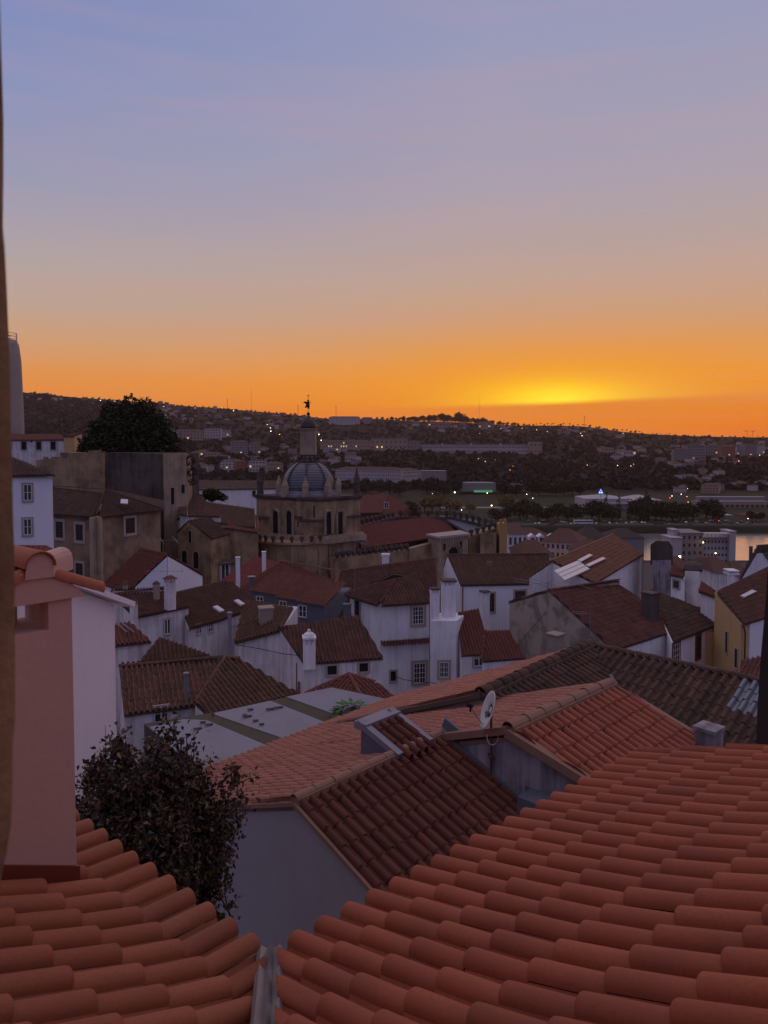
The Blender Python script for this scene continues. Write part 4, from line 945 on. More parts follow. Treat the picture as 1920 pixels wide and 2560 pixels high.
# dark masonry tower-like stack and small houses right of it
h = House('stone_chimney_house', 'blackened masonry stack with a domed dark top among the right roofs', 'chimney stack', wall=GREYW, tile=T_DK)
h.fac.append([PD(1631,1400,66), PD(1678,1400,65), PD(1680,1398,69), PD(1634,1398,70)])
h.part('stack_top', (lambda m: (m.prism([PD(1626,1362,66), PD(1640,1352,66), PD(1672,1353,65.4), PD(1682,1368,65), PD(1682,1368,69), PD(1672,1353,69.4), PD(1640,1352,70), PD(1626,1362,70)], [PD(1626,1412,66), PD(1640,1412,66), PD(1672,1412,65.4), PD(1682,1412,65), PD(1682,1412,69), PD(1672,1412,69.4), PD(1640,1412,70), PD(1626,1412,70)]), m)[1])(MB()), STONED)
h.done()
h = House('small_house', 'small white house with a brown framed window between two stacks', wall=WHITE, tile=T_RED, w=.24)
h.lv('r', 1690, 1412, 62); h.h['e'] = h.h['r']+.2; h.F([(1678,1436,'e'), (1712,1443,'e'), (1712,1426,'r'), (1684,1408,'r')]); h.win((1678,1436,'e'), (1712,1443,'e'), 1691, 1461, 14, 18, 3, 2, fr=WOOD, tw=.12); h.done()
h = House('masonry_stack', 'wide stained chimney stack with a rounded dark cap beside the small house', 'chimney stack', wall=WDIRTY, tile=T_DK)
h.fac.append([PD(1712,1428,58), PD(1748,1430,57), PD(1750,1428,60), PD(1715,1426,61)])
h.part('stack_top', (lambda m: (m.lathe(PD(1732,1428,59), [(.75,0),(.8,.25),(.65,.55),(.35,.75),(.05,.8)], 8), m)[1])(MB()), STONED); h.done()
h = House('small_house', 'little white lean-to house with a slanting red roof left of the yellow house', wall=WHITE, tile=T_RED, w=.24)
h.lv('r', 1750, 1452, 56); h.h['e'] = h.h['r']+.15; h.F([(1752,1478,'e'), (1795,1492,'e'), (1790,1476,'r'), (1755,1455,'r')]); h.done()
# --- yellow house
h = House('yellow_house', 'ochre yellow house with a broad brown roof and one skylight at the right edge', wall=OCHRE, tile=T_DK, w=.24, over=.25)
h.tile = tilem('warm_brown_tile', (.13,.06,.042), (.18,.08,.055), (.06,.04,.034), .4)
h.lv('e', 1853, 1555, 46); h.h['r'] = h.h['e']-1.3
E0, E1 = PZ(1853,1555,h.h['e']), PZ(1935,1530,h.h['e']); R0, R1 = PZ(1793,1478,h.h['r']), PZ(1950,1418,h.h['r'])
h.F([E0, E1, R1, R0], raw=True, body=False)
gf0 = PD(1787,1492,R0[1]+.3); gf0[2] = R0[2]-.15
h.fac.append([E0-UP*.16, E1-UP*.16, R1-UP*.16, gf0])
sk = MB(); n_ = nrm(np.cross(E1-E0, R0-E0)); n_ = n_ if n_[2] > 0 else -n_; u_ = nrm(E1-E0); c = PPL(1868,1489,E0,n_)+n_*.16
P = [PPL(x, y, E0, n_)+n_*.18 for x, y in ((1848,1494),(1858,1498),(1889,1483),(1877,1479))]; sk.prism(P, [p-n_*.15 for p in P]); h.part('skylight', sk, PANEL)
h.win(gf0, E0, 1817, 1606, 5, 52, 1, 2, kind='hole', tw=.07); h.win(gf0, E0, 1841, 1646, 6, 48, 1, 2, kind='hole', tw=.07)
ww = MB(); a_, t_, n2 = h.wallplane(E0, E1); ww.box((E0+E1*2)/3+UP*(-.15-4)+n2*.03, (t_, n2, UP), (2.0,.05,4)); h.part('side_wall', ww, WHITEC)
dp = MB(); p0 = E0-UP*.2+n2*.15; dp.tube([p0, p0-UP*.5+t_*.25, p0-UP*2.2+t_*.25], .05, 6); h.part('drainpipe', dp, WOOD); h.done()
h = House('tiled_house', 'dark tiled roof corner below the white side wall at the right edge', wall=STONED, tile=T_RED)
h.lv('e', 1862, 1650, 42); h.h['r'] = h.h['e']-1.4
h.F([PD(1846,1720,38.5), PD(1935,1735,37.5), PD(1940,1628,42), PD(1853,1652,41.5)], raw=True); h.done()
h = House('ochre_building', 'narrow deep ochre wall squeezed before the yellow house', wall=OCHRE, tile=T_DK)
h.fac.append([PD(1758,1585,50), PD(1786,1578,50), PD(1786,1578,54), PD(1758,1585,54)]); h.done()
h = House('gabled_house', 'grey-white gabled house before the river at the right edge', wall=WHITE, tile=T_DK, w=.26)
h.lv('r', 1893, 1365, 85); h.h['e'] = h.h['r']+3.6
R0 = PZ(1893,1365,h.h['r']); E0 = PZ(1846,1444,h.h['e']); q_ = flat(R0-E0); R1 = R0+np.array([7,3,0]); 
er_ = PZ(1940,1425,h.h['e']-.6); h.F([er_, er_+np.array([7,3,0]), R1, R0], raw=True); h.F([E0, E0+np.array([7,3,0]), R1, R0], raw=True); h.capl(R0, R1)
h.chim(1877, 1367, 1384, 8, 84, style='block', mat=STONED); h.done()
h = House('white_stack', 'bright white capped chimney among brown roofs by the river', 'chimney', wall=WHITE); 
h.fac.append([PD(1818,1435,68), PD(1837,1435,68), PD(1837,1435,69.2), PD(1818,1435,69.2)]); h.part('chimney_cap', (lambda m: (m.bxy(PD(1828,1435,68.6), .95, 1.3, .15), m.bxy(PD(1828,1435,68.6)+UP*.3, .95, 1.3, .12), m)[2])(MB()), WHITEC); h.done()
# =============== antennas ===============
def antenna(px, yt, yb, d, els, label, boom=None, tilt=0):
    b = PD(px, yb, d); t = PD(px, yt, d); r = thing('tv_antenna', label, 'antenna', b)
    m = MB(); m.tube([b, b+UP*(t[2]-b[2])], max(.018, d*.00035), 5); m.build('mast', METAL, r)
    m = MB(); w = max(.008, d*.00022)
    for (x0, y0_, x1, y1_) in els: m.tube([PD(x0, y0_, d-.15), PD(x1, y1_, d+.15)], w, 4)
    m.build('aerial', METAL, r)
antenna(419, 1388, 1445, 54, [(362,1427,457,1429),(455,1422,455,1431),(400,1426,405,1430),(380,1426,386,1429)], 'television aerial with a horizontal boom before the white gable')
antenna(887, 1352, 1477, 54, [(893,1352,922,1358),(893,1349,920,1352),(895,1356,918,1362),(880,1348,905,1360)], 'thin tall mast with a small aerial above the central house')
antenna(1367, 1455, 1622, 36, [(1283,1445,1400,1472),(1480,1473,1425,1455),(1300,1446,1372,1470),(1318,1443,1395,1468),(1340,1458,1430,1456),(1378,1462,1410,1466),(1283,1452,1330,1462)], 'large spidery aerial in front of the beige gable')
antenna(1475, 1534, 1612, 33, [(1432,1528,1468,1530),(1435,1533,1475,1535),(1430,1530,1445,1537)], 'small aerial just right of the mottled beige gable')
antenna(1227, 1406, 1462, 62, [(1215,1405,1232,1403),(1215,1412,1230,1404),(1218,1408,1226,1414)], 'small aerial on the roof of the pale blue-white house')
antenna(945, 1345, 1400, 80, [(905,1349,920,1351)], 'tiny aerial near the cathedral wall')
m = MB(); p = PD(408, 1350, 68); rt = thing('tv_antenna', 'row of four bright aerial rods against the brown mansion wall', 'antenna', PD(408,1420,68)); m.tube([PD(408,1420,68), p], .03, 4); m.build('mast', METAL, rt); m = MB()
for x0, y0_, x1, y1_ in ((367,1346,374,1358),(383,1345,391,1359),(400,1345,410,1360),(430,1340,445,1358)): m.tube([PD(x0,y0_,68), PD(x1,y1_,68)], .035, 4)
m.tube([PD(366,1351,68.1), PD(446,1350,68.1)], .012, 4); m.build('aerial', METAL, rt)

# =============== trees ===============
def blob_crown(mb, c, rad, n, ls, blobs, hole=.0, m=0, flat=1.0):
    c = np.asarray(c, float)
    for bx_, by, bz, br in blobs:
        k = int(n*br**2)
        d = rng.normal(size=(k, 3)); d /= np.linalg.norm(d, axis=1)[:,None]
        r = br*rng.uniform(.35, 1.0, (k, 1))**.45*(1+.18*np.sin(d[:,:1]*7+d[:,1:2]*5)+rng.normal(0, .07, (k,1)))
        p = c+(np.array([bx_, by, bz])+d*r*np.array([1,1,.85]))*rad
        a = rng.normal(size=(k,3)); a /= np.linalg.norm(a, axis=1)[:,None]; b = np.cross(a, rng.normal(size=(k,3))); b /= np.linalg.norm(b, axis=1)[:,None]
        s_ = ls*rng.uniform(.6, 1.4, (k,1))
        v = np.stack([p-a*s_, p+b*s_*.6, p+a*s_, p-b*s_*.6], 1).reshape(-1,3)
        q = (np.arange(k)[:,None]*4+np.arange(4)[None]); mb.addq(v, q, m)
LEAFD = leafmat('dark_foliage', (.013,.019,.008), (.036,.042,.015)); LEAFH = leafmat('hill_foliage', (.008,.008,.006), (.020,.017,.012)); LEAFM = leafmat('olive_foliage', (.05,.06,.02), (.11,.105,.04)); LEAFA = leafmat('autumn_foliage', (.13,.10,.03), (.24,.17,.05))
BARK = plain('bark', (.06,.045,.035), .9)
def tree(name, label, base, H, rad, n=2600, ls=.35, mat=None, blobs=None, group=None, trunk=.3):
    r = thing(name, label, 'tree', base, group)
    blobs = blobs or [(random.uniform(-.5,.5), random.uniform(-.4,.4), random.uniform(-.35,.5), random.uniform(.35,.62)) for _ in range(9)]
    cm = MB(); c = np.asarray(base, float)+UP*(H-rad*.85); blob_crown(cm, c, rad, n, ls, blobs); cm.build('crown', mat or LEAFD, r)
    tm = MB(); b = np.asarray(base, float); tm.tube([b, b+UP*(H-rad*1.3), c], [trunk, trunk*.7, trunk*.25], 7)
    for q in blobs[:5]: tm.tube([b+UP*(H-rad*1.3), c+np.array(q[:3])*rad*.8], [trunk*.45, trunk*.12], 5)
    tm.build('trunk', BARK, r); return r
# big tree on the castle wall
bb = PD(318, 1138, 104)
blobs = [(-.62,0,.28,.2),(-.3,0,.68,.22),(.05,.1,.82,.2),(.42,0,.74,.22),(.72,0,.38,.22),(-.9,0,-.1,.2),(.92,0,.05,.2),(-.75,0,-.35,.38),(-.55,.1,.05,.42),(-.15,0,.35,.5),(.2,.1,.42,.5),(.5,0,.15,.5),(.75,0,-.2,.42),(0,-.3,0,.6),(.35,-.3,-.25,.5),(-.4,-.2,-.2,.5),(.95,.1,-.55,.3),(1.15,0,-.62,.25),(1.0,0,-.4,.28),(-.98,0,-.42,.22)]
tree('broad_tree', 'huge dark spreading tree standing on top of the ruined castle wall', bb-UP*1, 8.6, 6.4, 6500, .2, LEAFD, blobs, trunk=.6)
# small trees around the cathedral roofs
tree('garden_tree', 'dark round shrub-like tree behind the cathedral cloister roofs', PD(530, 1255, 118), 3.0, 2.2, 2600, .16, LEAFD, [(-.7,0,-.2,.3),(-.35,.1,.05,.4),(0,0,.12,.42),(.4,0,-.02,.4),(.8,0,-.2,.32),(.1,-.3,-.1,.4)])
# foreground bush tree with autumn leaves in the courtyard
def bush():
    base = np.array([-3.0, 9.1, -12.0]); r = thing('autumn_tree', 'nearly bare courtyard tree with scattered brown leaves beside the pink chimney', 'tree', base)
    tw = MB(); lf = MB(); tips = []; EC = np.array([-2.92,9.1,-5.0]); ER = np.array([1.30,1.2,2.25])
    def limb(p, d, L, rr, lev):
        n = max(3, int(L/.16)); pts = [p]; q = p.copy(); dd = d.copy()
        ev = random.uniform(.62, 1.1) if lev < 3 else random.uniform(.8, 1.2)
        for i in range(n):
            dd = nrm(dd+rng.normal(0, .05 if lev < 2 else .13, 3)+UP*.035); q2 = q+dd*L/n
            e_ = (q2-EC)/ER
            if lev < 2 and (e_[0]**2+e_[1]**2) > .45: dd = nrm(dd-.22*np.array([e_[0], e_[1], 0])); q2 = q+dd*L/n; q = q2; pts.append(q.copy()); continue
            an_ = math.atan2(e_[1], e_[0]); lump = .84+.2*math.sin(3*an_+2.1*e_[2])+.12*math.sin(5*an_-4*e_[2]+1)
            if q2[2] > -8.6 and (e_@e_ > (ev*lump)**2 if q2[2] > EC[2]-1.2 else (e_[0]**2+e_[1]**2) > .5*ev): break
            q = q2; pts.append(q.copy())
            if lev >= 2: tips.append((q.copy(), dd.copy(), lev))
        n = len(pts)-1
        if n < 1: return
        tw.tube(pts, [rr*(1-.62*i/n) for i in range(n+1)], 6 if rr > .02 else 4, cap=False)
        if lev < 4:
            k = {0: 9, 1: 8, 2: 6, 3: 3}[lev]
            for j in range(k):
                f = random.uniform(.25 if lev else .45, 1); s_ = pts[min(n, int(f*n))]
                az_ = random.uniform(0, 6.28); sp = random.uniform(.45,1.0)
                side = nrm(np.cross(dd, [math.cos(az_), math.sin(az_), .3])); limb(s_, nrm(dd*(1-sp*.45)+side*sp*.8+UP*.12), L*random.uniform(.28,.48), rr*.5, lev+1)
    for dx, dy, ln, rr in ((-.10,.05,5.6,.06),(.12,.0,5.7,.06),(.22,-.03,5.0,.05),(-.18,.1,5.9,.05),(.02,.12,6.0,.05),(.34,.1,4.6,.045),(-.34,0,5.2,.045),(.2,-.15,4.4,.045)):
        limb(base+np.array([dx*.6,dy,2.6]), nrm([dx,dy,1.0]), ln, rr, 0)
    tw.tube([base, base+UP*2.8], [.2,.15], 8)
    T = [t for t in tips]
    random.shuffle(T)
    for p, d, lev in T:
        den = float(np.interp(p[2], [-5.6,-4.6,-3.8,-3.0], [.95,.72,.34,.2]))
        for _ in range(4):
            if random.random() > den: continue
            a = nrm(rng.normal(0,1,3)+np.array([0,0,-.5])); b = nrm(np.cross(a, rng.normal(0,1,3))); s_ = random.uniform(.03,.06); o = p+rng.normal(0,.06,3); c_ = np.cross(a, b)*s_*.28
            lf.add([o, o+a*s_*.6+b*s_*.5+c_, o+a*s_*1.7, o+a*s_*.6-b*s_*.5+c_], [(0,1,2),(0,2,3)])
    print('bush', len(tips), lf.n, tw.n)
    tw.build('branches', plain('twig_bark', (.045,.032,.03), .9), r, smooth=True)
    mt, t, bs = newmat('autumn_leaf'); g = N('ShaderNodeNewGeometry', t)
    c = ramp(g.outputs['Random Per Island'], [(0,(.016,.014,.008,1)),(.4,(.035,.02,.013,1)),(.65,(.07,.026,.015,1)),(.84,(.12,.055,.018,1)),(.94,(.035,.045,.014,1)),(1,(.24,.12,.035,1))], t)
    t.links.new(c, bs.inputs['Base Color']); bs.inputs['Roughness'].default_value = .5
    lf.build('leaves', mt, r)
bush()
# =============== castle wall, far left buildings ===============
def wallseg(mb, p0, p1, thick, zb, m=0, dz=.0):
    t = flat(p1-p0); n = np.array([-t[1], t[0], 0]); n = n if n[1] > 0 else -n
    mb.prism([p0, p1, p1+n*thick, p0+n*thick], float(zb), m)
cw = thing('castle_ruin', 'massive ruined castle wall under the big tree', 'castle wall', PD(300,1330,96)-UP*14)
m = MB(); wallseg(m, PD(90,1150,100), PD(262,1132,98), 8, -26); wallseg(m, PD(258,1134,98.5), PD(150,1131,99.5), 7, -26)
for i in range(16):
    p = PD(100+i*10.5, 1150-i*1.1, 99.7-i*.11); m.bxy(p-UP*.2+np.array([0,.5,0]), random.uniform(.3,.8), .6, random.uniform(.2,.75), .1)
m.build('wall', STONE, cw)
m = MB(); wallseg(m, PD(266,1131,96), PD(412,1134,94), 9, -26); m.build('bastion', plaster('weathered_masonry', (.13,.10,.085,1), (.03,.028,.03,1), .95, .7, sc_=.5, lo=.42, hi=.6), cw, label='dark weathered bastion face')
m = MB(); A_, B_, C_ = PD(408,1133,93.4), PD(463,1132,95.5), PD(480,1140,101)
m.prism([A_, B_, C_, PD(412,1135,103)], -26.0); m.build('corner_tower', STONEP, cw, label='paler corner block with two openings')
for cx, cy, wp, hp in ((431,1240,9,42), (457,1222,9,22)):
    hh = House('x','x'); o, t, n = hh.wallplane(A_, B_); c = PPL(cx, cy, o, n); w = wp*94/FPX/2; hgt = hp*94/FPX/2
    mm = MB(); ax = (t, UP, n); mm.box(c, ax, (w+.12, hgt+.12, .05)); o_ = mm.build('window', TRIM, cw); mm = MB(); mm.box(c+n*.02, ax, (w, hgt, .05)); mm.build('pane', DARK, o_)
# ivy patch on the wall top right
m = MB(); blob_crown(m, PD(474,1150,97), 1.0, 300, .12, [(0,0,0,.9),(.2,0,-1.6,.8),(.35,0,-2.9,.6)]); solo(m, 'ivy', LEAFD, 'ivy hanging over the right corner of the castle ruin', 'ivy', PD(474,1210,97))
# far-left low long building with dark roof and three windows
h = House('low_building', 'low grey-white building with three dark windows and a dark roof at the far left', 'building', wall=WDIRTY, tile=T_RED, lod=2, w=.4, L=.6)
E0, E1 = PD(20,1100,122), PD(166,1099,122); R0, R1 = PD(30,1078,131), PD(150,1078,131); R0[2] = R1[2] = E0[2]+1.0
h.F([E0, E1, R1, R0], raw=True); h.capl(R0, R1)
for cx in (60, 97, 133): h.win(E0, E1, cx, 1114, 12, 20, kind='hole', tw=.15)
h.win(E0, E1, 79, 1103, 5, 6, kind='hole', tw=0); h.done()
h = House('ochre_shed', 'small ochre shed beside the low grey building under the tree', 'shed', wall=OCHRE, tile=T_OLD, w=.4)
E0, E1 = PD(160,1090,121), PD(186,1090,121); h.F([E0, E1, E1+np.array([0,3,.5]), E0+np.array([0,3,.5])], raw=True); h.done()
# scaffolded tower at the left edge
tw_ = thing('wrapped_tower', 'tall round-cornered tower wrapped in pale sheeting with scaffolding on top', 'tower', PD(36,1110,150)-UP*10)
m = MB(); c = PD(14,1076,152); zt_ = PD(30,846,150)[2]; c[2] = 0; R0 = 3.35
m.lathe(c, [(R0+.2,-12),(R0+.15, zt_*.2),(R0, zt_*.55),(R0-.15, zt_*.8),(R0-.5, zt_*.95),(R0-.9, zt_)], 12)
m.build('sheeting', plaster('pale_sheeting', (.36,.31,.29,1), (.18,.15,.14,1), .6, .8, sc_=.4), tw_, smooth=True)
m = MB()
for a_ in np.linspace(0, 6.28, 9)[:-1]: m.tube([c+np.array([math.cos(a_)*2.6, math.sin(a_)*2.6, zt_-1.5]), c+np.array([math.cos(a_)*2.6, math.sin(a_)*2.6, zt_+1.4])], .05, 4)
for z_ in (.6, 1.3):
    m.tube([c+np.array([math.cos(a_)*2.6, math.sin(a_)*2.6, zt_+z_]) for a_ in np.linspace(0, 6.28, 9)], .05, 4)
m.build('scaffold', METAL, tw_)
# =============== cathedral ===============
ca = thing('cathedral', 'old fortress-like stone cathedral with battlements and a tiled dome lantern tower', 'cathedral', np.array([-10.5,104,-27]))
nearp, leftp, rightp = PD(790,1242,98), PD(641,1239,104), PD(901,1236,103.5)
zT = -7.25; zB = PD(790,1345,98)[2]
for p in (nearp, leftp, rightp): p[2] = zT
backp = leftp+rightp-nearp
na, nb = nearp+(leftp-nearp)*.30, nearp+(rightp-nearp)*.22; nm = nearp+((leftp+rightp)/2-nearp)*.10
poly = [leftp, na, nm, nb, rightp, backp]; cen = (leftp+rightp)/2
def sc_poly(poly, k, z): return [np.array([cen[0]+(p[0]-cen[0])*k, cen[1]+(p[1]-cen[1])*k, z]) for p in poly]
m = MB(); m.prism(sc_poly(poly, 1, zT), -27.0); m.build('lantern_tower', STONE, ca)
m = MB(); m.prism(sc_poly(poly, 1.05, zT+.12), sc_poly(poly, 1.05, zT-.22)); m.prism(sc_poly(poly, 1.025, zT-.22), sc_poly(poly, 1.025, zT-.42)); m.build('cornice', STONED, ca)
m = MB(); m.prism(sc_poly(poly, 1.07, zB+.15), sc_poly(poly, 1.07, zB-.15)); m.prism(sc_poly(poly, 1.12, zB-.15), sc_poly(poly, 1.12, zB-.9)); m.build('base_moulding', STONEP, ca)
def arch(parent, a, b, cx, yt, yb, wp, ring=True, trimm=None, d=None):
    hh = House('x','x'); o, t, n = hh.wallplane(a, b); T_ = PPL(cx, yt, o, n); B_ = PPL(cx, yb, o, n); w = abs((PPL(cx+wp/2, yb, o, n)-PPL(cx-wp/2, yb, o, n))@t)/2
    zc = T_[2]-w; k = 9
    def outline(w, off, z0): return [B_*np.array([1,1,0])+UP*z0+t*w+n*off, ]+[B_*np.array([1,1,0])+UP*zc+t*w*math.cos(math.pi*j/(k-1))+UP*w*math.sin(math.pi*j/(k-1))+n*off for j in range(k)]+[B_*np.array([1,1,0])+UP*z0-t*w+n*off]
    def slab(mb, w, o1, z0): A, B = outline(w, o1, z0), outline(w, -.05, z0); L = len(A); mb.add(A+B, [tuple(range(L)), tuple(range(2*L-1, L-1, -1))]+[(i, L+i, L+(i+1)%L, (i+1)%L) for i in range(L)], 0)
    mb = MB(); slab(mb, w, .03, B_[2]); 
    sur = MB()
    for wi, ri, of in (((w*1.12, .07, .10), (w*1.5, .09, .14), (w*1.85, .06, .12)) if ring else ((w*1.15, .07, .08),)):
        pts = outline(wi, of, B_[2]); sur.tube(pts, ri, 6)
    o1 = sur.build('window', trimm or STONEP, parent); mb.build('pane', DARK, o1)
for cx in (690, 724): arch(ca, leftp, nearp, cx, 1277, 1336, 13)
for cx in (821, 850): arch(ca, nearp, rightp, cx, 1279, 1336, 12)
m = MB()   # string course and slits
for a_, b_, x0, x1 in ((leftp, nearp, 643, 672), (leftp, nearp, 738, 756), (nearp, rightp, 868, 899)):
    hh = House('x','x'); o, t, n = hh.wallplane(a_, b_); p, q_ = PPL(x0,1292,o,n), PPL(x1,1290,o,n); q_[2] = p[2]; m.box((p+q_)/2+n*.08, (t, UP, n), (abs((q_-p)@t)/2, .12, .14))
pp = [na, nm, nb]; 
for i in range(2):
    a_, b_ = pp[i]*np.array([1,1,0])+UP*(zT-3.0), pp[i+1]*np.array([1,1,0])+UP*(zT-3.0); t = nrm(b_-a_); n = np.array([t[1],-t[0],0]); n = n if n[1] < 0 else -n; m.box((a_+b_)/2+n*.08, (t, UP, n), (np.linalg.norm(b_-a_)/2, .13, .14))
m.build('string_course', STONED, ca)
m = MB()
for a_, b_, cx, cy, hp in ((nm, nb, 785, 1279, 28), (nm, nb, 777, 1311, 0), (na, nm, 745, 1311, 13), (leftp, na, 650, 1300, 11)):
    if hp:
        hh = House('x','x'); o, t, n = hh.wallplane(a_, b_); c = PPL(cx, cy, o, n); m.box(c+n*.01, (t, UP, n), (.08, hp*100/FPX/2, .03))
m.build('slit_window', DARK, ca)
dc = np.array([cen[0]+.05, cen[1], zT])
m = MB(); m.lathe(dc, [(4.5,0.0),(4.5,.35),(4.1,.4),(4.0,.9)], 8, ph=.39); m.build('drum', ZINC, ca)
mt, t, b = newmat('dome_tiles')
tcn = N('ShaderNodeTexCoord', t); sp_ = N('ShaderNodeSeparateXYZ', t); t.links.new(tcn.outputs['Object'], sp_.inputs[0])
zf = M_('FRACT', M_('MULTIPLY', sp_.outputs[2], 4.6, t), None, t); rr_ = ramp(zf, [(0,(0,0,0,1)),(.5,(0,0,0,1)),(.62,(1,1,1,1)),(.95,(1,1,1,1)),(1,(0,0,0,1))], t)
an_ = M_('ARCTAN2', M_('SUBTRACT', sp_.outputs[1], float(dc[1]-104), t), M_('SUBTRACT', sp_.outputs[0], float(dc[0]+10.5), t), t); af = M_('FRACT', M_('MULTIPLY', an_, 17, t), None, t); r2 = ramp(af, [(0,(.35,.35,.35,1)),(.25,(1,1,1,1)),(.8,(1,1,1,1)),(1,(.35,.35,.35,1))], t)
cc_ = mixc(M_('MULTIPLY', rr_, r2, t), (.02,.024,.036,1), (.24,.23,.27,1), t); t.links.new(cc_, b.inputs['Base Color']); b.inputs['Roughness'].default_value = .3; bump(t, b, rr_, .05, .6)
DOME = mt
Rd, Hd = 3.75, 4.1; prof = [(Rd*math.cos(a_)**.9 if a_ < 1.5 else .1, .85+Hd*math.sin(a_)) for a_ in np.linspace(0, 1.22, 14)]
m = MB(); m.lathe(dc, prof, 32); m.build('dome', DOME, ca, smooth=True)
for i in range(8):
    a_ = -math.pi/2+i*math.pi/4; m = MB(); m.tube([dc+np.array([(r_+.03)*math.cos(a_), (r_+.03)*math.sin(a_), z_]) for r_, z_ in prof], [.15]*len(prof), 5); m.build('dome_rib', STONED, ca, smooth=True)
for i in range(8):
    a_ = -math.pi/2+i*math.pi/4; p = dc+np.array([math.cos(a_)*4.15, math.sin(a_)*4.15, 0]); m = MB(); m.bxy(p, .8, .8, 1.55, a_); m.lathe(p+UP*1.55, [(.5,0),(.42,.25),(.22,.7),(.04,1.35)], 6); m.build('pinnacle', STONEP, ca)
for p_, s_ in ((leftp, 1.0), (rightp, 1.0), (nearp, 0), (backp, 1.0)):
    if s_ == 0: continue
    p = cen+(p_-cen)*.93; p = np.array([p[0], p[1], zT+.1]); m = MB(); m.lathe(p, [(.55,0),(.42,.2),(.42,1.5),(.52,1.65),(.52,1.85)], 8); m.lathe(p+UP*1.85, [(.5,0),(.3,.9),(.06,1.95),(.02,2.3)], 8); m.build('corner_turret', STONED, ca)
# lantern on the dome
lc = dc+UP*(.85+Hd*math.sin(1.22)-.1); z1 = PD(772,1071,dc[1])[2]-lc[2]; zc_ = PD(772,1128,dc[1])[2]-lc[2]
m = MB(); m.lathe(lc, [(1.45,-.1),(1.5,.35),(1.25,.5),(1.2,1.0),(1.35,1.1),(1.2,1.2)], 10)
for i in range(10):
    a_ = i*.628; p = lc+np.array([math.cos(a_)*1.45, math.sin(a_)*1.45, .35]); m.lathe(p, [(.14,0),(.1,.2),(.2,.4),(.02,.7)], 6)
m.build('lantern_collar', STONED, ca)
m = MB(); m.lathe(lc, [(1.18,.6),(1.13,z1-.25),(1.28,z1-.18),(1.28,z1)], 12); m.build('lantern', STONEP, ca)
m = MB(); m.lathe(lc+UP*z1, [(1.22,0),(1.2,.25),(1.05,.75),(.8,1.15),(.45,1.45),(.16,1.6),(.12,1.8),(.26,1.95),(.2,2.15),(.05,2.3)], 14); m.build('lantern_cap', plain('dark_cap', (.04,.03,.03), .5), ca, smooth=True)
m = MB(); f0 = lc+UP*(z1+2.2); zA = PD(768,1021,dc[1])[2]; zH = PD(768,999,dc[1])[2]; zX = PD(772,985,dc[1])[2]
fc = np.array([f0[0], f0[1], 0]); P_ = lambda x, z: fc+np.array([x, 0, zA+(zH-zA)*z])
m.tube([f0, fc+UP*zX], .03, 5); m.box(fc+UP*(zX-.25), np.eye(3), (.22,.02,.03))
m.tube([P_(.02,.02), P_(.0,.25), P_(-.06,.5), P_(.0,.78)], [.09,.22,.24,.12], 8); m.lathe(P_(.0,.84), [(.05,-.12),(.15,-.02),(.15,.1),(.04,.2)], 8)
m.tube([P_(-.05,.5), P_(-.35,.12), P_(-.5,.1)], [.2,.12,.02], 6); m.tube([P_(.1,.2), P_(.16,-.05)], [.07,.05], 5); m.tube([P_(-.02,.18), P_(-.02,-.12)], [.07,.05], 5)
wv = [P_(-.05,.72), P_(-.45,.8), P_(-.75,.62), P_(-.5,.6), P_(-.3,.48), P_(-.1,.55)]; m.prism([w_+np.array([0,.04,0]) for w_ in wv], [w_-np.array([0,.04,0]) for w_ in wv])
m.tube([P_(.05,.7), P_(.28,.62), P_(.36,.72)], [.07,.05,.04], 5)
m.build('weathervane', DARK, ca)
# nave roof and walls
def plane_roof(name, pts, mat, label=None, t=.25):
    mb = MB(); P = [np.asarray(p, float) for p in pts]; nn = nrm(np.cross(P[1]-P[0], P[-1]-P[0])); nn = nn if nn[2] > 0 else -nn
    P = [P[0], P[1]]+[p-nn*((p-P[0])@nn) if True else p for p in P[2:]]; u = nrm(P[1]-P[0]); v = np.cross(nn, u); v = v if v[2] > 0 else -v
    uv = [((p-P[0])@u, (p-P[0])@v) for p in P]; tiles(mb, P[0], u, v, nn, uv, .34, .55, 2, 0, H=.07)
    mb.prism([p-nn*.02 for p in P], [p-nn*t for p in P], 0); return mb.build(name, mat, ca, label=label)
hr = 11.9; he = 14.3; T_NAVE = tilem('nave_tile', (.15,.048,.040), (.19,.06,.05), (.11,.048,.038), .3, .85, 8)
plane_roof('nave_roof', [PZ(905,1371,he), PZ(905,1371,he)+(PZ(1098,1289,hr)-PZ(890,1313,hr))*1.12, PZ(1098,1289,hr)+(PZ(1098,1289,hr)-PZ(890,1313,hr))*.02, PZ(890,1313,hr)], T_NAVE, 'long plain red nave roof')
plane_roof('transept_roof', [PZ(785,1382,14.8), PZ(860,1352,14.2), PZ(868,1330,13.3), PZ(800,1352,13.6)], T_NAVE)
m = MB(); P = [PZ(1098,1289,hr)+UP*.02, PZ(1185,1300,hr+.7), PZ(1235,1322,hr+1.4), PZ(1170,1330,he-.6)]; m.prism(P, [p-UP*.4 for p in P]); m.build('aisle_roof', SLATE, ca, label='blue-grey aisle roof')
def merlon(p, w, dpt, hh, yaw):
    m = MB(); m.bxy(p, w*.45, dpt, hh*.5, yaw); u = np.array([math.cos(yaw), math.sin(yaw), 0]); n = np.array([-u[1], u[0], 0]); k = 9; c = p+UP*hh*.68
    vs = [c+u*w*.5*math.cos(2*math.pi*j/k+.3)+UP*hh*.34*math.sin(2*math.pi*j/k+.3)+n*s_*dpt/2 for s_ in (-1,1) for j in range(k)]
    m.add(vs, [tuple(range(k)), tuple(range(2*k-1, k-1, -1))]+[(j,(j+1)%k,k+(j+1)%k,k+j) for j in range(k)]); return m
mcount = 0
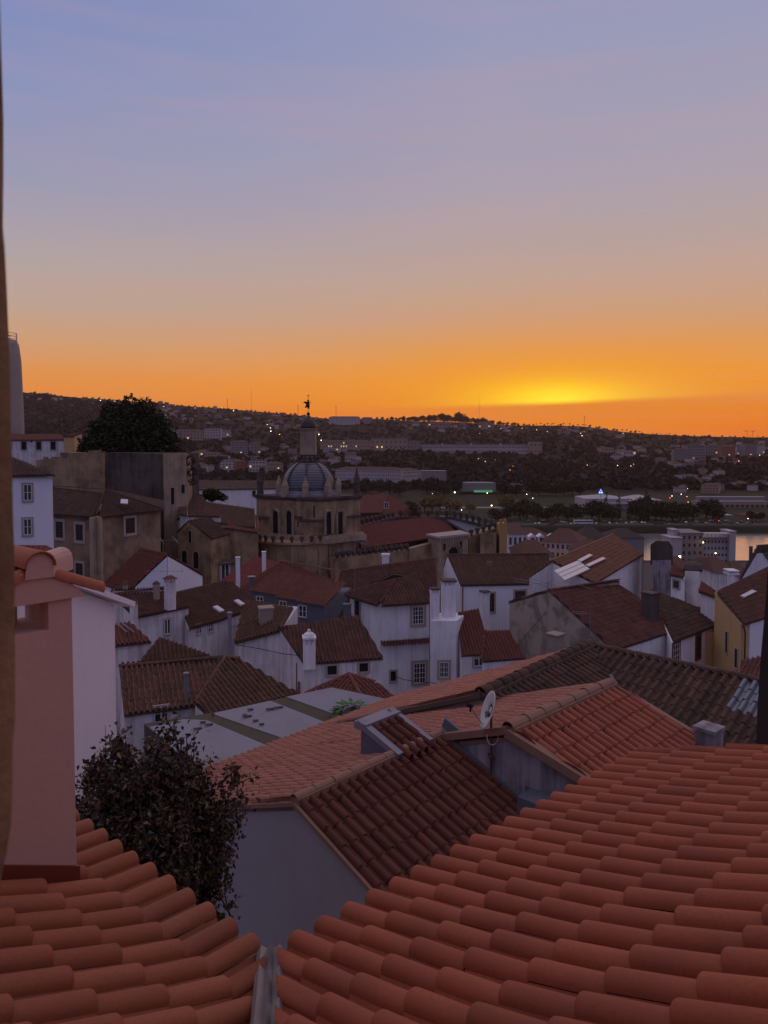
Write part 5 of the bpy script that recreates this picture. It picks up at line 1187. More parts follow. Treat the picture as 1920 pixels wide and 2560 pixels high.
def battle(p0, p1, zb, thick, sp, mh, mat=None, name='wall', mw=.8, label=None):
    global mcount
    m = MB(); wallseg(m, p0, p1, thick, zb); o = m.build(name, mat or STONE, ca, label=label); t = p1-p0; L = np.linalg.norm(t); n = int(L/sp); yaw = math.atan2(t[1], t[0]); nn = np.array([-math.sin(yaw), math.cos(yaw), 0]); nn = nn if nn[1] > 0 else -nn
    for i in range(n):
        if mcount >= 98: break
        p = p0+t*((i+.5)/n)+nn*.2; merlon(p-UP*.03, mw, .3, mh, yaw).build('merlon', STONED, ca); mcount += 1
battle(PZ(838,1397,15.2), PZ(1026,1374,15.2), -27, 1.0, .95, .95, label='golden battlemented aisle wall')
m = MB(); wallseg(m, PZ(1024,1372,15.0), PZ(1082,1357,14.4), 1.0, -27); m.build('wall', STONE, ca)
battle(PD(548,1338,96.5), PD(640,1346,98), -27, 6.0, .85, 1.0, label='battlemented wall left of the lantern tower')
battle(PZ(905,1312,11.9), PZ(990,1292,11.9), -20, .5, 1.5, 1.0, mat=STONED)
battle(PZ(990,1292,11.9), PZ(1128,1292,11.9), -20, .5, 1.35, 1.05, mat=STONED)
battle(PZ(1128,1292,11.9), PZ(1236,1317,12.9), -20, .5, 1.2, 1.1, mat=STONED)
battle(PD(1172,1342,111), PD(1248,1318,114), -27, 2.0, 1.1, 1.0)
# apse with columns under the lantern tower
ac = PD(742, 1352, 102.5); m = MB(); ac[2] = PD(742,1354,98)[2]; m.lathe(np.array([ac[0], ac[1], 0]), [(5.6,-27),(5.6,ac[2]-.4),(5.9,ac[2]-.3),(5.9,ac[2])], 20); m.build('apse', STONE, ca)
for i in range(9):
    a_ = -math.pi*.93+i*math.pi*.86/8; p = np.array([ac[0]+math.cos(a_)*5.68, ac[1]+math.sin(a_)*5.68, ac[2]-4.6]); m = MB(); m.tube([p, p+UP*3.7], .14, 6); m.build('apse_column', STONEP, ca)
for i in range(13):
    a_ = -math.pi*.95+i*math.pi*.9/12; p = np.array([ac[0]+math.cos(a_)*5.6, ac[1]+math.sin(a_)*5.6, ac[2]]); merlon(p, .6, .3, .85, a_+math.pi/2).build('merlon', STONED, ca)
# north portal block with cornice and arches
PA, PB, PC = PZ(1095,1344,13.4), PZ(1170,1336,13.4), PZ(1070,1338,13.4)
m = MB(); m.prism([PA, PB, PB+np.array([-1,4,0]), PC], -27.0); ob = m.build('portal_block', STONEP, ca)
m = MB(); m.prism([p+UP*.18+np.array(q_) for p, q_ in ((PA,(-.1,-.35,0)),(PB,(.35,-.2,0)),(PB,(-.8,4,0)),(PC,(-.35,0,0)))], [p-UP*.12+np.array(q_) for p, q_ in ((PA,(-.1,-.35,0)),(PB,(.35,-.2,0)),(PB,(-.8,4,0)),(PC,(-.35,0,0)))]); 
t_ = flat(PB-PA); n_ = np.array([t_[1], -t_[0], 0]); 
for i in range(12): m.box(PA+(PB-PA)*((i+.5)/12)-UP*.3+n_*.12, (t_, n_, UP), (.1,.15,.18))
m.build('portal_cornice', TRIM, ca)
arch(ca, PA, PB, 1110, 1358, 1378, 7, False); arch(ca, PA, PB, 1151, 1352, 1372, 7, False); arch(ca, PA, PB, 1132, 1368, 1392, 24, True)
m = MB(); m.prism([PD(1201,1334,109), PD(1241,1330,110.5), PD(1241,1330,113), PD(1201,1334,113)], -27.0); m.build('buttress', STONE, ca)
WARMST = plaster('sunlit_ochre_stone', (.45,.27,.11,1), (.22,.13,.07,1), .5, .7, sc_=.8)  # orange street lamp glow on the buttress, painted into the stone
m = MB(); P0, P1 = PD(1249,1311,110.5), PD(1268,1309,111); m.prism([P0, P1, P1+np.array([0,3,0]), P0+np.array([0,3,0])], -27.0)
for q_ in (P0+np.array([.25,.3,0]), P1+np.array([-.25,.3,0])): m.bxy(q_, .4, .4, .7)
m.build('buttress', WARMST, ca, label='ochre corner buttress at the west front')
ws = MB(); ws.prism([PD(955,1389,97.5), PD(973,1388,97.5), PD(973,1388,98.6), PD(955,1389,98.6)], -20.0); ws.bxy(PD(964,1389,98), 1.15, 1.1, .25)
for v_ in ws.v: pass
solo(ws, 'white_chimney', WHITEC, 'single white chimney standing before the golden battlemented wall', 'chimney', PD(964,1420,98))
# left chapel gable and houses round the cathedral
h = House('chapel_gable', 'small golden stone gable with three round arches left of the cathedral', 'chapel', wall=STONE, tile=T_DK, w=.3, L=.5, over=.15)
h.lv('r', 472, 1302, 88); R0 = PD(472,1302,88); E0 = PD(527,1346,87); E2 = PD(444,1330,88.5); R1 = R0+np.array([1.2,5,0])
h.F([E0, E0+(R1-R0), R1, R0], raw=True); h.F([E2, E2+(R1-R0), R1, R0], raw=True); E2b = E2.copy(); root = h.done()
arch(root, E2b, E0, 476, 1326, 1356, 8, False); arch(root, E2b, E0, 462, 1376, 1418, 13, False); arch(root, E2b, E0, 491, 1379, 1420, 13, False)
h = House('cloister_roofs', 'low dark brown roofs spreading between the ruin and the lantern tower', 'house', wall=WDIRTY, tile=T_BRN, w=.36, L=.5)
h.F([PD(415,1292,95), PD(640,1318,93), PD(636,1262,101), PD(452,1246,104)], raw=True); h.F([PD(450,1284,92), PD(470,1288,92), PD(465,1236,101), PD(448,1240,100)], raw=True, tile=T_DK); h.done()
h = House('tiled_house', 'faded pyramid roof just right of the pale ruin corner', wall=WDIRTY, tile=T_OLD, w=.34, L=.5)
h.F([PD(455,1288,94), PD(552,1290,94), PD(505,1238,101), PD(452,1232,102)], raw=True); h.done()
h = House('tiled_house', 'low brown roof touching the left side of the lantern tower', wall=STONE, tile=T_RED, w=.34, L=.5)
h.F([PD(560,1318,92), PD(645,1330,92), PD(645,1275,99), PD(612,1284,99)], raw=True); h.done()
h = House('long_white_house', 'long white building with a dark red roof behind the lantern tower', 'building', wall=WHITE, tile=T_DK, w=.5, L=.7)
E0, E1, R1, R0 = PD(545,1224,150), PD(800,1222,156), PD(800,1198,166), PD(495,1198,163); R0[2] = R1[2] = E0[2]+1.3; E1[2] = E0[2]
E0 = PD(480,1224,150); E0[2] = E1[2]; h.F([E0, E1, R1, R0], raw=True)
for cx in (635, 655, 716, 736): h.win(E0, E1, cx, 1234, 7, 14, kind='hole', tw=.1)
h.done()
h = House('red_house', 'red brick-coloured house with a pale lattice window behind the nave', wall=plaster('red_render', (.13,.045,.03,1), (.08,.035,.025,1), .4), tile=T_RED, w=.4, L=.6)
R0, R1 = PD(900,1238,140), PD(972,1248,142); E0, E1 = PD(897,1270,132), PD(955,1277,133); E0[2] = R0[2]-2.6; E1[2] = E0[2]; R1[2] = R0[2]
h.F([E0, E1, R1, R0], raw=True); h.fac.append([E1-UP*.1, R1-UP*.1, R1+np.array([4,3,-2.5]), E1+np.array([2,0,-2.3])])
h.win(E0, E1, 966, 1263, 10, 14, 2, 2, tw=.12); h.win(E0, E1, 915, 1255, 2, 2, kind='hole', tw=0); h.done()

def cable(label, pts, r=.012):
    m = MB(); m.tube([PD(*p) for p in pts], r, 4, cap=False); solo(m, 'cable', DARK, label, 'cable', PD(*pts[0]))
cable('slack cable on the wall of the tall white central house', [(990,1692,48.1),(1010,1699,48),(1035,1703,47.9),(1062,1706,47.9),(1095,1708,48)], .02)
cable('cable strung across the streaked white wall', [(590,1612,42),(650,1622,41.8),(705,1634,41.4),(757,1640,41)], .018)
cable('cable sagging from the steel flue towards the brick stump', [(577,1568,40.8),(615,1560,42),(650,1548,43)], .015)
cable('pair of cables by the grey pitted gable at the right', [(1290,1620,46),(1330,1570,46.5),(1366,1530,47)], .012)
# =============== ground, river, hills ===============
ys = np.concatenate([np.linspace(-40, 120, 17), np.linspace(135, 460, 24), np.linspace(470, 900, 30), np.linspace(915, 2700, 90), np.linspace(2750, 4300, 16)])
ys = np.sort(np.append(ys, [452,458,588,600])); xs = np.sinh(np.linspace(-3.6, 3.6, 150))/math.sinh(3.6)*4200
Xg, Yg = np.meshgrid(xs, ys); Zg = zt(Xg, Yg)
v = np.stack([Xg, Yg, Zg], -1).reshape(-1, 3); nx = len(xs); i, j = np.meshgrid(np.arange(len(ys)-1), np.arange(nx-1), indexing='ij'); i = i.ravel(); j = j.ravel()
mb = MB(); mb.addq(v, np.stack([i*nx+j, i*nx+j+1, (i+1)*nx+j+1, (i+1)*nx+j], 1))
gm, t, b = newmat('ground_cover'); tcn = N('ShaderNodeTexCoord', t); sp_ = N('ShaderNodeSeparateXYZ', t); t.links.new(tcn.outputs['Object'], sp_.inputs[0])
n1 = noise(t, .012, 6); n2 = noise(t, .08, 6); n3 = noise(t, .35, 4)
wood = mixc(n3, (.009,.008,.006,1), (.020,.016,.012,1), t); fld = mixc(n2, (.04,.03,.022,1), (.02,.021,.013,1), t)
hillc = mixc(ramp(n1, [(.5,(0,0,0,1)),(.62,(1,1,1,1))], t), wood, fld, t)
lawn = mixc(n2, (.028,.036,.018,1), (.06,.055,.034,1), t)
parkf = ramp(M_('DIVIDE', sp_.outputs[1], 3000, t), [(.198,(0,0,0,1)),(.206,(1,1,1,1)),(.29,(1,1,1,1)),(.31,(0,0,0,1))], t)
c = mixc(parkf, hillc, lawn, t); townf = ramp(M_('DIVIDE', sp_.outputs[1], 3000, t), [(.145,(0,0,0,1)),(.152,(1,1,1,1))], t)
c = mixc(townf, mixc(n3, (.06,.055,.055,1), (.11,.10,.095,1), t), c, t)
t.links.new(c, b.inputs['Base Color']); b.inputs['Roughness'].default_value = .95; b.inputs['Specular IOR Level'].default_value = .1
g = mb.build('ground', gm, smooth=True); tag(g, kind='structure')
mb = MB(); mb.bx((-3500,450,-73.2), (3500,594,-72)); 
wm, t, b = newmat('river_water'); b.inputs['Base Color'].default_value = (.82,.80,.84,1); b.inputs['Roughness'].default_value = .12; b.inputs['IOR'].default_value = 1.4; b.inputs['Metallic'].default_value = .8
b.inputs['Specular IOR Level'].default_value = .8
bump(t, b, noise(t, .5, 5, mapping=(.4,1,1)), .12, 1.0); r_ = mb.build('river', wm); tag(r_, kind='structure')
mb = MB(); mb.prism([np.array([x, y, float(zt(x,y))+.06]) for x, y in ((-900,612),(900,612),(900,624),(-900,624))], [np.array([x, y, float(zt(x,y))-.5]) for x, y in ((-900,612),(900,612),(900,624),(-900,624))])
r_ = mb.build('road', plain('asphalt', (.06,.06,.062), .9, 0, .2, .3)); tag(r_, kind='structure')
mb = MB(); mb.prism([np.array([x, y, float(zt(x,y))+.05]) for x, y in ((-70,770),(60,742),(330,742),(330,752),(60,754),(-70,790))], [np.array([x, y, float(zt(x,y))-.5]) for x, y in ((-70,770),(60,742),(330,742),(330,752),(60,754),(-70,790))])
r_ = mb.build('path', plain('path_gravel', (.22,.21,.21), .9, 0, .2, .3)); tag(r_, kind='structure')
# =============== distant buildings ===============
def hitd(px, py): 
    p = hit(px, py); return p if p is not None else PD(px, py, 1200)
FW = plaster('far_white', (.46,.42,.43,1), (.3,.28,.27,1), .3, sc_=.1); FC = plaster('far_cream', (.36,.27,.21,1), (.3,.22,.16,1), .3, sc_=.1); FG = plaster('far_grey', (.25,.23,.24,1), (.2,.19,.19,1), .3, sc_=.1)
FR = plain('far_roof', (.12,.055,.042), .9, 0, .2, .1); FRD = plain('far_dark_roof', (.055,.04,.034), .9, 0, .2, .1); FWIN = plain('far_window', (.05,.05,.06), .3); FRED = plaster('far_red', (.33,.12,.09,1), (.2,.08,.06,1), .3, sc_=.1)
def block(name, label, x0, x1, yt, yb, dep, wall, roof=FR, rh=0.0, rows=0, cols=0, d=None, cat='building', group=None, wsz=(.45,.5), lit=(), flatroof=False, dz=3.0, skew=0.0, band=None):
    a = PD(x0, yb, d) if d else hitd((x0+x1)/2, yb)
    d = a[1]; L_, R2 = PD(x0, yb, d), PD(x1, yb, d+skew); zt_ = PD(x0, yt, d)[2]; zt2 = PD(x1, yt, d+skew)[2]; zt_ = (zt_+zt2)/2; zb = min(L_[2], R2[2])-dz
    u = flat(R2-L_); n = np.array([u[1], -u[0], 0]); n = n if n[1] < 0 else -n; W_ = np.linalg.norm((R2-L_)[:2]); 
    r = thing(name, label, cat, (L_+R2)/2*np.array([1,1,0])+UP*zb, group)
    P = [L_, R2, R2-n*dep, L_-n*dep]; m = MB(); m.prism([p*np.array([1,1,0])+UP*zt_ for p in P], float(zb)); wl = m.build('wall', wall, r)
    ov = .3; Q_ = [L_-u*ov+n*ov, R2+u*ov+n*ov, R2+u*ov-n*(dep+ov), L_-u*ov-n*(dep+ov)]; Q_ = [p*np.array([1,1,0])+UP*(zt_+.02) for p in Q_]
    m = MB()
    if rh > 0:
        ins = min(dep/2, W_/2*.8); A, B = (Q_[0]+Q_[3])/2+u*ins+UP*rh, (Q_[1]+Q_[2])/2-u*ins+UP*rh
        m.add(Q_+[A, B], [(0,1,5,4),(1,2,5),(2,3,4,5),(3,0,4),(3,2,1,0)])
    else: m.prism([p+UP*.35 for p in Q_], [p-UP*.0 for p in Q_])
    m.build('roof', roof, r)
    base = max(L_[2], R2[2]); Hh = zt_-base; k = 0
    if rows:
        wm_ = MB(); ww, wh = W_/cols*wsz[0], Hh/rows*wsz[1]; wm_.box((0,0,0), (u, UP, n), (ww/2, wh/2, .06)); me = wm_.mesh('window', [FWIN]); ml = wm_.mesh('window', [LITWIN])
        for i in range(rows):
            for j in range(cols):
                if k >= 99: break
                c = L_*np.array([1,1,0])+u*W_*(j+.5)/cols+UP*(base+Hh*(i+.5)/rows)+n*.04; o = bpy.data.objects.new('window', ml if (i, j) in lit else me); sc.collection.objects.link(o); o.parent = r; o.location = tuple(c-np.array(r.location)); k += 1
    return r, P, zt_, u, n
# convent on the far slope and its neighbours
block('long_convent', 'long white convent wing with four small gables high on the far slope', 1052, 1323, 1113, 1134, 16, FW, FRD, 2.5, 2, 48, d=1500, wsz=(.4,.4), skew=25)
block('convent_tower', 'square pale end block closing the right end of the long convent', 1323, 1355, 1104, 1137, 16, FC, FRD, .0, 2, 3, d=1515, wsz=(.3,.3))
for cx in (1106, 1178, 1252):
    p = PD(cx, 1113, 1503); m = MB(); m.prism([p+np.array([-3,0,1]), p+np.array([3,0,1]), p+np.array([3,3,1]), p+np.array([-3,3,1])], float(p[2]-1)); m.add([p+np.array([-3,0,1]), p+np.array([3,0,1]), p+np.array([0,0,5]), p+np.array([-3,3,1]), p+np.array([3,3,1]), p+np.array([0,3,5])], [(0,1,2),(5,4,3),(0,2,5,3),(1,4,5,2)]); solo(m, 'roof_gable', FW, 'small pale gable rising from the roof of the long convent', 'gable', p, 'gables on the convent roof')
block('old_convent', 'cream old convent church lit from below left of the long wing', 926, 1018, 1098, 1124, 20, FC, FRD, 2.5, 2, 8, d=1480, wsz=(.3,.35), lit=((0,1),(0,2)))
block('convent_annex', 'grey annex joining the cream convent to the long wing', 1018, 1052, 1103, 1122, 18, FG, FRD, 2.0, 2, 4, d=1485, wsz=(.3,.35))
block('long_wing', 'long low yellow-lit building left of the cream convent', 800, 925, 1103, 1120, 14, FC, FR, 2.5, 2, 20, d=1450, wsz=(.35,.4), lit=((0,3),(0,4),(0,8),(0,9),(0,10),(1,9),(0,14)))
block('hilltop_building', 'wide white building on the skyline right of the weathervane', 822, 900, 1043, 1056, 20, FW, FRD, 3.0, 2, 10, d=2350, wsz=(.3,.3), dz=30)
block('hilltop_house', 'small block on the skyline beside the wide white building', 904, 930, 1045, 1053, 16, FG, FRD, 3.0, 0, 0, d=2350, dz=30)
block('riverside_convent', 'long white convent by the park behind the dome', 838, 1002, 1175, 1202, 22, FW, FR, 4.0, 3, 30, d=1010, wsz=(.4,.35), skew=-30)
block('riverside_convent_end', 'shorter white wing at the right end of the riverside convent', 1000, 1052, 1177, 1197, 22, FW, FR, 3.5, 2, 9, d=985, wsz=(.4,.4), skew=40)
block('white_hall', 'plain pale windowless hall right of the riverside convent', 1055, 1116, 1178, 1196, 30, FG, FG, .0, 0, 0, d=960)
block('green_lit_pavilion', 'long low pavilion with green lit windows in the park', 1156, 1240, 1208, 1222, 25, FG, FG, 1.2, 0, 0, d=880)
block('low_pavilion', 'small low grey building right of the green lit pavilion', 1266, 1320, 1211, 1222, 20, FG, FRD, .8, 1, 6, d=890)
p = PD(1208, 1228, 876); m = MB(); m.bx(p-np.array([11,0,1.4]), p+np.array([11,.6,1.2])); solo(m, 'lit_shopfront', LIT_G, 'row of green lit windows under the long pavilion', 'shopfront', p)
r, P, zt_, u, n = block('sports_hall', 'low white hall carrying a glowing blue triangle sign', 1462, 1570, 1247, 1276, 40, FW, FW, 3.0, 1, 9, d=742, wsz=(.6,.25))
r2, *_ = block('hall_annex', 'low terrace building attached in front of the white sports hall', 1500, 1575, 1259, 1280, 14, FG, FG, .4, 2, 8, d=722, wsz=(.8,.25))
# blue triangle sign
sg_ = PD(1502, 1229, 748); so_ = thing('roof_sign', 'glowing blue roof sign with a white triangle emblem', 'sign', sg_-UP*8)
m = MB(); tri = lambda k, y: [sg_+np.array([-2.6*k, y, -1.9*k]), sg_+np.array([2.6*k, y, -1.9*k]), sg_+np.array([0, y, 3.0*k])]
def ringtri(mb, k0, k1, y0, y1):
    a, b_ = tri(k0, y0), tri(k1, y0); a2, b2 = tri(k0, y1), tri(k1, y1)
    for i in range(3):
        j = (i+1) % 3; mb.add([a[i], a[j], b_[j], b_[i], a2[i], a2[j], b2[j], b2[i]], [(0,1,2,3),(7,6,5,4),(0,4,5,1),(3,2,6,7)])
m.lathe(sg_, [(.1,0)], 3) if False else None
T3 = tri(1.15, .0); T4 = [p_+np.array([0,.5,0]) for p_ in T3]; m.add(T3+T4, [(0,1,2),(5,4,3),(0,3,4,1),(1,4,5,2),(2,5,3,0)]); m.build('panel', BLUE_E, so_)
m = MB(); ringtri(m, .9, .52, -.3, -.02); m.box(sg_+np.array([0,-.2,-.9]), np.eye(3), (1.7,.1,.28)); m.build('emblem', WHITE_E, so_); m = MB(); m.tube([sg_-UP*8, sg_-UP*2], .25, 5); m.build('post', METAL, so_)
block('market_hall', 'pale hipped hall right of the triangle sign', 1580, 1655, 1252, 1272, 34, FG, FW, 5.0, 0, 0, d=735, skew=12)
block('warehouse_by_river', 'long warehouse with a bright pale roof right of the traffic lights', 1745, 1912, 1243, 1272, 6, FG, FW, .0, 0, 0, d=760)
block('riverside_building', 'long low brown building under the bright pale roof', 1748, 1925, 1254, 1276, 20, FC, FG, .3, 1, 14, d=745, wsz=(.7,.3))
block('riverside_shed', 'small lit shed on the far bank', 1800, 1832, 1288, 1304, 12, FG, FW, .3, 0, 0, d=668)
block('riverside_shed', 'low building at the right end of the far bank', 1860, 1925, 1288, 1303, 14, FRED, FR, 2.0, 1, 7, d=668)
# apartment blocks on the opposite slopes (positions follow the photo)
for nm_, lb, x0, x1, yt, yb, w_, rw, cl in (
 ('apartment_block','pair of white blocks high left, the taller left one',510,552,1072,1100,FW,4,6),('apartment_block','narrower white block right of the tall left pair',554,578,1076,1097,FW,3,4),
 ('apartment_block','grey block at the far left of the hillside apartments',405,440,1078,1106,FG,3,5),('apartment_block','cream block with one lit window left of the white pair',440,508,1076,1106,FC,4,8),
 ('apartment_block','grey six storey block below the white pair',578,620,1104,1140,FG,6,6),('apartment_block','narrow grey block right of the six storey one',627,652,1106,1138,FG,6,3),
 ('apartment_block','row of pale houses above the ruin corner, left one',478,508,1131,1148,FW,2,4),('apartment_block','red-roofed pale house right of the ruin corner',510,552,1132,1148,FC,2,5),
 ('apartment_block','red brick-coloured block behind the cloister',592,618,1153,1182,FRED,4,3),('apartment_block','white block left of the red one',555,588,1150,1180,FW,4,4),('apartment_block','white gabled block right of the red one',622,664,1152,1180,FW,3,5),
 ('apartment_block','cream block just left of the dome',668,708,1158,1184,FC,3,5),('apartment_block','small white house with a chimney right of the lantern',826,850,1143,1162,FW,2,3),('apartment_block','white pair of houses above the riverside convent',862,890,1142,1154,FW,1,4),
 ('apartment_block','white stepped building left of the yellow-lit wing',808,846,1120,1134,FW,2,6),
 ('apartment_block','terraced apartment block, left end of the right cluster',1684,1718,1124,1156,FG,5,6),('apartment_block','taller terraced block of the right cluster',1718,1762,1114,1156,FG,6,7),('apartment_block','wide pale block behind the right cluster',1764,1800,1114,1142,FG,4,6),
 ('apartment_block','brown block among the right cluster',1802,1838,1116,1146,FRED,5,6),('apartment_block','white tower block right of the brown one',1842,1862,1117,1140,FW,5,3),('apartment_block','dark slab right of the white tower block',1862,1892,1112,1144,FG,6,5),('apartment_block','pale slab at the right edge of the hillside',1893,1912,1113,1138,FW,5,3),
 ('apartment_block','cluster of pale houses in the middle slope, left',1505,1535,1120,1136,FC,2,4),('apartment_block','cluster of pale houses in the middle slope, right',1558,1590,1128,1146,FW,2,4),('apartment_block','white church-like house in the middle slope',1538,1556,1124,1138,FW,2,2),
 ('apartment_block','pinkish block above the sports hall',1195,1235,1056,1075,FG,3,5),('apartment_block','cream block on the upper ridge beside it',1197,1214,1057,1075,FC,3,3),('apartment_block','low wide house group on the upper ridge',1070,1128,1058,1072,FG,2,8),
 ('apartment_block','small blocks at the foot of the right slope',1705,1745,1188,1204,FW,2,6),('apartment_block','beige blocks at the foot of the right slope',1752,1796,1212,1232,FC,3,6),('apartment_block','pale low house at the right foot of the slope',1850,1872,1208,1220,FW,1,3),('apartment_block','pale long house at the extreme right foot of the slope',1898,1925,1205,1218,FW,2,4)):
    block(nm_, lb, x0, x1, yt, yb, random.uniform(12,18), w_, FR if random.random() < .6 else FRD, random.choice((1.5, 2.2, 2.8)), rw, cl, wsz=(.5,.4), dz=12, skew=random.uniform(-14,14), lit=((1,random.randrange(cl)),) if random.random() < .5 and rw > 1 else ())
# =============== town by the near bank ===============
def near_block(lb, x0, x1, yt, yb, d, wall, roof, rh, rw, cl, dep=12, skew=0, name='town_house', **k): return block(name, lb, x0, x1, yt, yb, dep, wall, roof, rh, rw, cl, d=d, cat='building', dz=25, skew=skew, **k)
near_block('salmon terrace with white dormers before the river, left part', 1255, 1352, 1352, 1395, 210, PINK, FR, 3.2, 2, 8, skew=-6)
near_block('salmon terrace with white dormers before the river, right part', 1352, 1450, 1356, 1400, 200, PINK, FR, 3.2, 2, 8, skew=-4)
for i, cx in enumerate((1262, 1330, 1352, 1380, 1398, 1430)):
    p = PD(cx, 1353, 205); m = MB(); m.prism([p+np.array([-.9,-1,1.3]), p+np.array([.9,-1,1.3]), p+np.array([.9,2,1.3]), p+np.array([-.9,2,1.3])], float(p[2]-1)); m.add([p+np.array([-1.1,-1.2,1.3]), p+np.array([1.1,-1.2,1.3]), p+np.array([0,-1.2,2.1]), p+np.array([-1.1,2,1.3]), p+np.array([1.1,2,1.3]), p+np.array([0,2,2.1])], [(0,1,2),(5,4,3),(0,2,5,3),(1,4,5,2)]); m.box(p+np.array([0,-1.03,.4]), np.eye(3), (.5,.03,.6), 1); solo(m, 'roof_dormer', [WHITE, DARK], 'white dormer in the roof of the salmon terrace', 'dormer', p, 'dormers of the salmon terrace')
near_block('dark slate roofed house right of the salmon terrace', 1452, 1520, 1348, 1385, 215, FG, FRD, 3, 0, 0)
near_block('low dark house with metal roof edge before the river', 1530, 1610, 1345, 1375, 230, FG, FRD, 2.5, 0, 0)
near_block('old brown house near the cathedral west front', 1270, 1318, 1335, 1370, 170, WDIRTY, FR, 2, 1, 4)
r, P, zt_, u, n = near_block('tall grey-white apartment building before the river, grey middle part', 1702, 1756, 1334, 1430, 300, BEIGE, FG, 0, 5, 4, wsz=(.35,.4), dep=14, name='apartment_building')
near_block('narrow white stair wing left of the grey apartment building', 1676, 1704, 1346, 1425, 297, FW, FW, 0, 0, 0, dep=10, name='apartment_building')
near_block('small white block on the roof line left of the grey apartment building', 1682, 1696, 1326, 1350, 303, FW, FW, 0, 0, 0, dep=6, name='apartment_building')
near_block('white apartment wing with four rows of windows by the river', 1757, 1836, 1346, 1428, 302, FW, FG, 0, 5, 9, wsz=(.4,.4), dep=12, name='apartment_building')
near_block('white lift tower at the right end of the apartment building', 1822, 1838, 1330, 1426, 300, FW, FW, 0, 0, 0, dep=8, name='apartment_building')
m = MB(); a_ = PD(1758,1333,300); b_ = PD(1820,1333,300); m.box((a_+b_)/2, np.eye(3), (5.2,2.5,.12)); 
for f_ in np.linspace(0,1,7): m.tube([a_*(1-f_)+b_*f_, a_*(1-f_)+b_*f_-UP*2.2], .12, 4)
solo(m, 'pergola', FW, 'thin white roof terrace frame on the apartment building', 'pergola', (a_+b_)/2-UP*2)
for (x0, x1, yt, yb, d, w_, lb) in ((1755,1800,1425,1460,150,WDIRTY,'brown roofed house under the apartment building, left'),(1786,1836,1432,1470,120,WDIRTY,'brown roofed house under the apartment building, right'),(1690,1730,1425,1450,140,WDIRTY,'low roofed house below the lamp'),(1840,1880,1440,1475,130,WDIRTY,'low dark roofed house left of the grey-white gable'),(1452,1530,1385,1420,130,FG,'grey house behind the orange-brown roof'),(1180,1262,1386,1400,125,WDIRTY,'house with a dark red roof behind the pale blue-white house'),(1300,1385,1392,1420,110,WDIRTY,'dull roofed house behind the solar panel roof')):
    near_block(lb, x0, x1, yt, yb, d, w_, FR, 2.0, 0, 0, name='town_house', dep=9)
# =============== hillside houses ===============
protos = []
for k in range(6):
    m = MB(); w, dp, hh = random.uniform(9,20), random.uniform(9,14), random.uniform(4,9); m.bxy((0,0,-6), w, dp, hh+6, 0, 0)
    ov = .4; Q_ = [np.array([x*(w/2+ov), y*(dp/2+ov), hh]) for x, y in ((-1,-1),(1,-1),(1,1),(-1,1))]; ins = dp/2 if k % 2 else 0.0
    A, B = np.array([-w/2-ov+ins, 0, hh+2.4]), np.array([w/2+ov-ins, 0, hh+2.4]); m.add(Q_+[A,B], [(0,1,5,4),(1,2,5),(2,3,4,5),(3,0,4),(3,2,1,0)], 1)
    for a_ in range(int(w/3.2)):
        for b_ in range(max(1, int(hh/3))): m.bx((-w/2+1.2+a_*3.1, -dp/2-.05, .9+b_*2.9), (-w/2+2.3+a_*3.1, -dp/2+.05, 2.2+b_*2.9), 2)
    protos.append(m.mesh('hillside_house', [[FW, FC, FG, FW, FRED, FW][k], [FR, FRD, FR, FR, FRD, FR][k], FWIN]))
def scatter(n, xr, yr, lb, gr, dens=None):
    cnt = 0
    while cnt < n:
        px = random.uniform(*xr); f = random.random(); py = yr[0](px)+(yr[1](px)-yr[0](px))*f
        p = hit(px, py)
        cnt += 1
        if p is None: continue
        o = bpy.data.objects.new('hillside_house', random.choice(protos)); sc.collection.objects.link(o); o.location = tuple(p); o.rotation_euler = (0,0,random.uniform(-.7,.7)); s_ = random.uniform(.75,1.25); o.scale = (s_,s_,s_)
        tag(o, lb, 'house', gr)
S_ = lambda px: float(np.interp(px, _sky[:,0], _sky[:,1]))
scatter(75, (380, 800), (lambda x: S_(x)+5, lambda x: S_(x)+48), 'small pale house on the densely built upper left hillside', 'houses on the upper left hillside')
scatter(12, (60, 380), (lambda x: S_(x)+6, lambda x: S_(x)+22), 'small house strung along the wooded ridge at the far left', 'houses on the far left ridge')
scatter(42, (470, 900), (lambda x: 1120+0*x, lambda x: 1185+0*x), 'small pale house low on the slope around the dome', 'houses low on the left slope')
scatter(26, (1010, 1340), (lambda x: S_(x)+6, lambda x: S_(x)+30), 'small house on the upper middle slope under the ridge trees', 'houses on the upper middle slope')
scatter(14, (1380, 1560), (lambda x: S_(x)+8, lambda x: S_(x)+26), 'small house on the hazy hill under the sunset glow', 'houses on the hazy hill')
scatter(14, (1480, 1680), (lambda x: 1115, lambda x: 1150), 'small house scattered across the dark right slope', 'houses on the dark right slope')
scatter(42, (1650, 1925), (lambda x: 1102, lambda x: 1170), 'small house around the terraced blocks on the right slope', 'houses on the right slope')
scatter(14, (1690, 1925), (lambda x: 1180, lambda x: 1235), 'small house at the foot of the right slope', 'houses at the foot of the right slope')
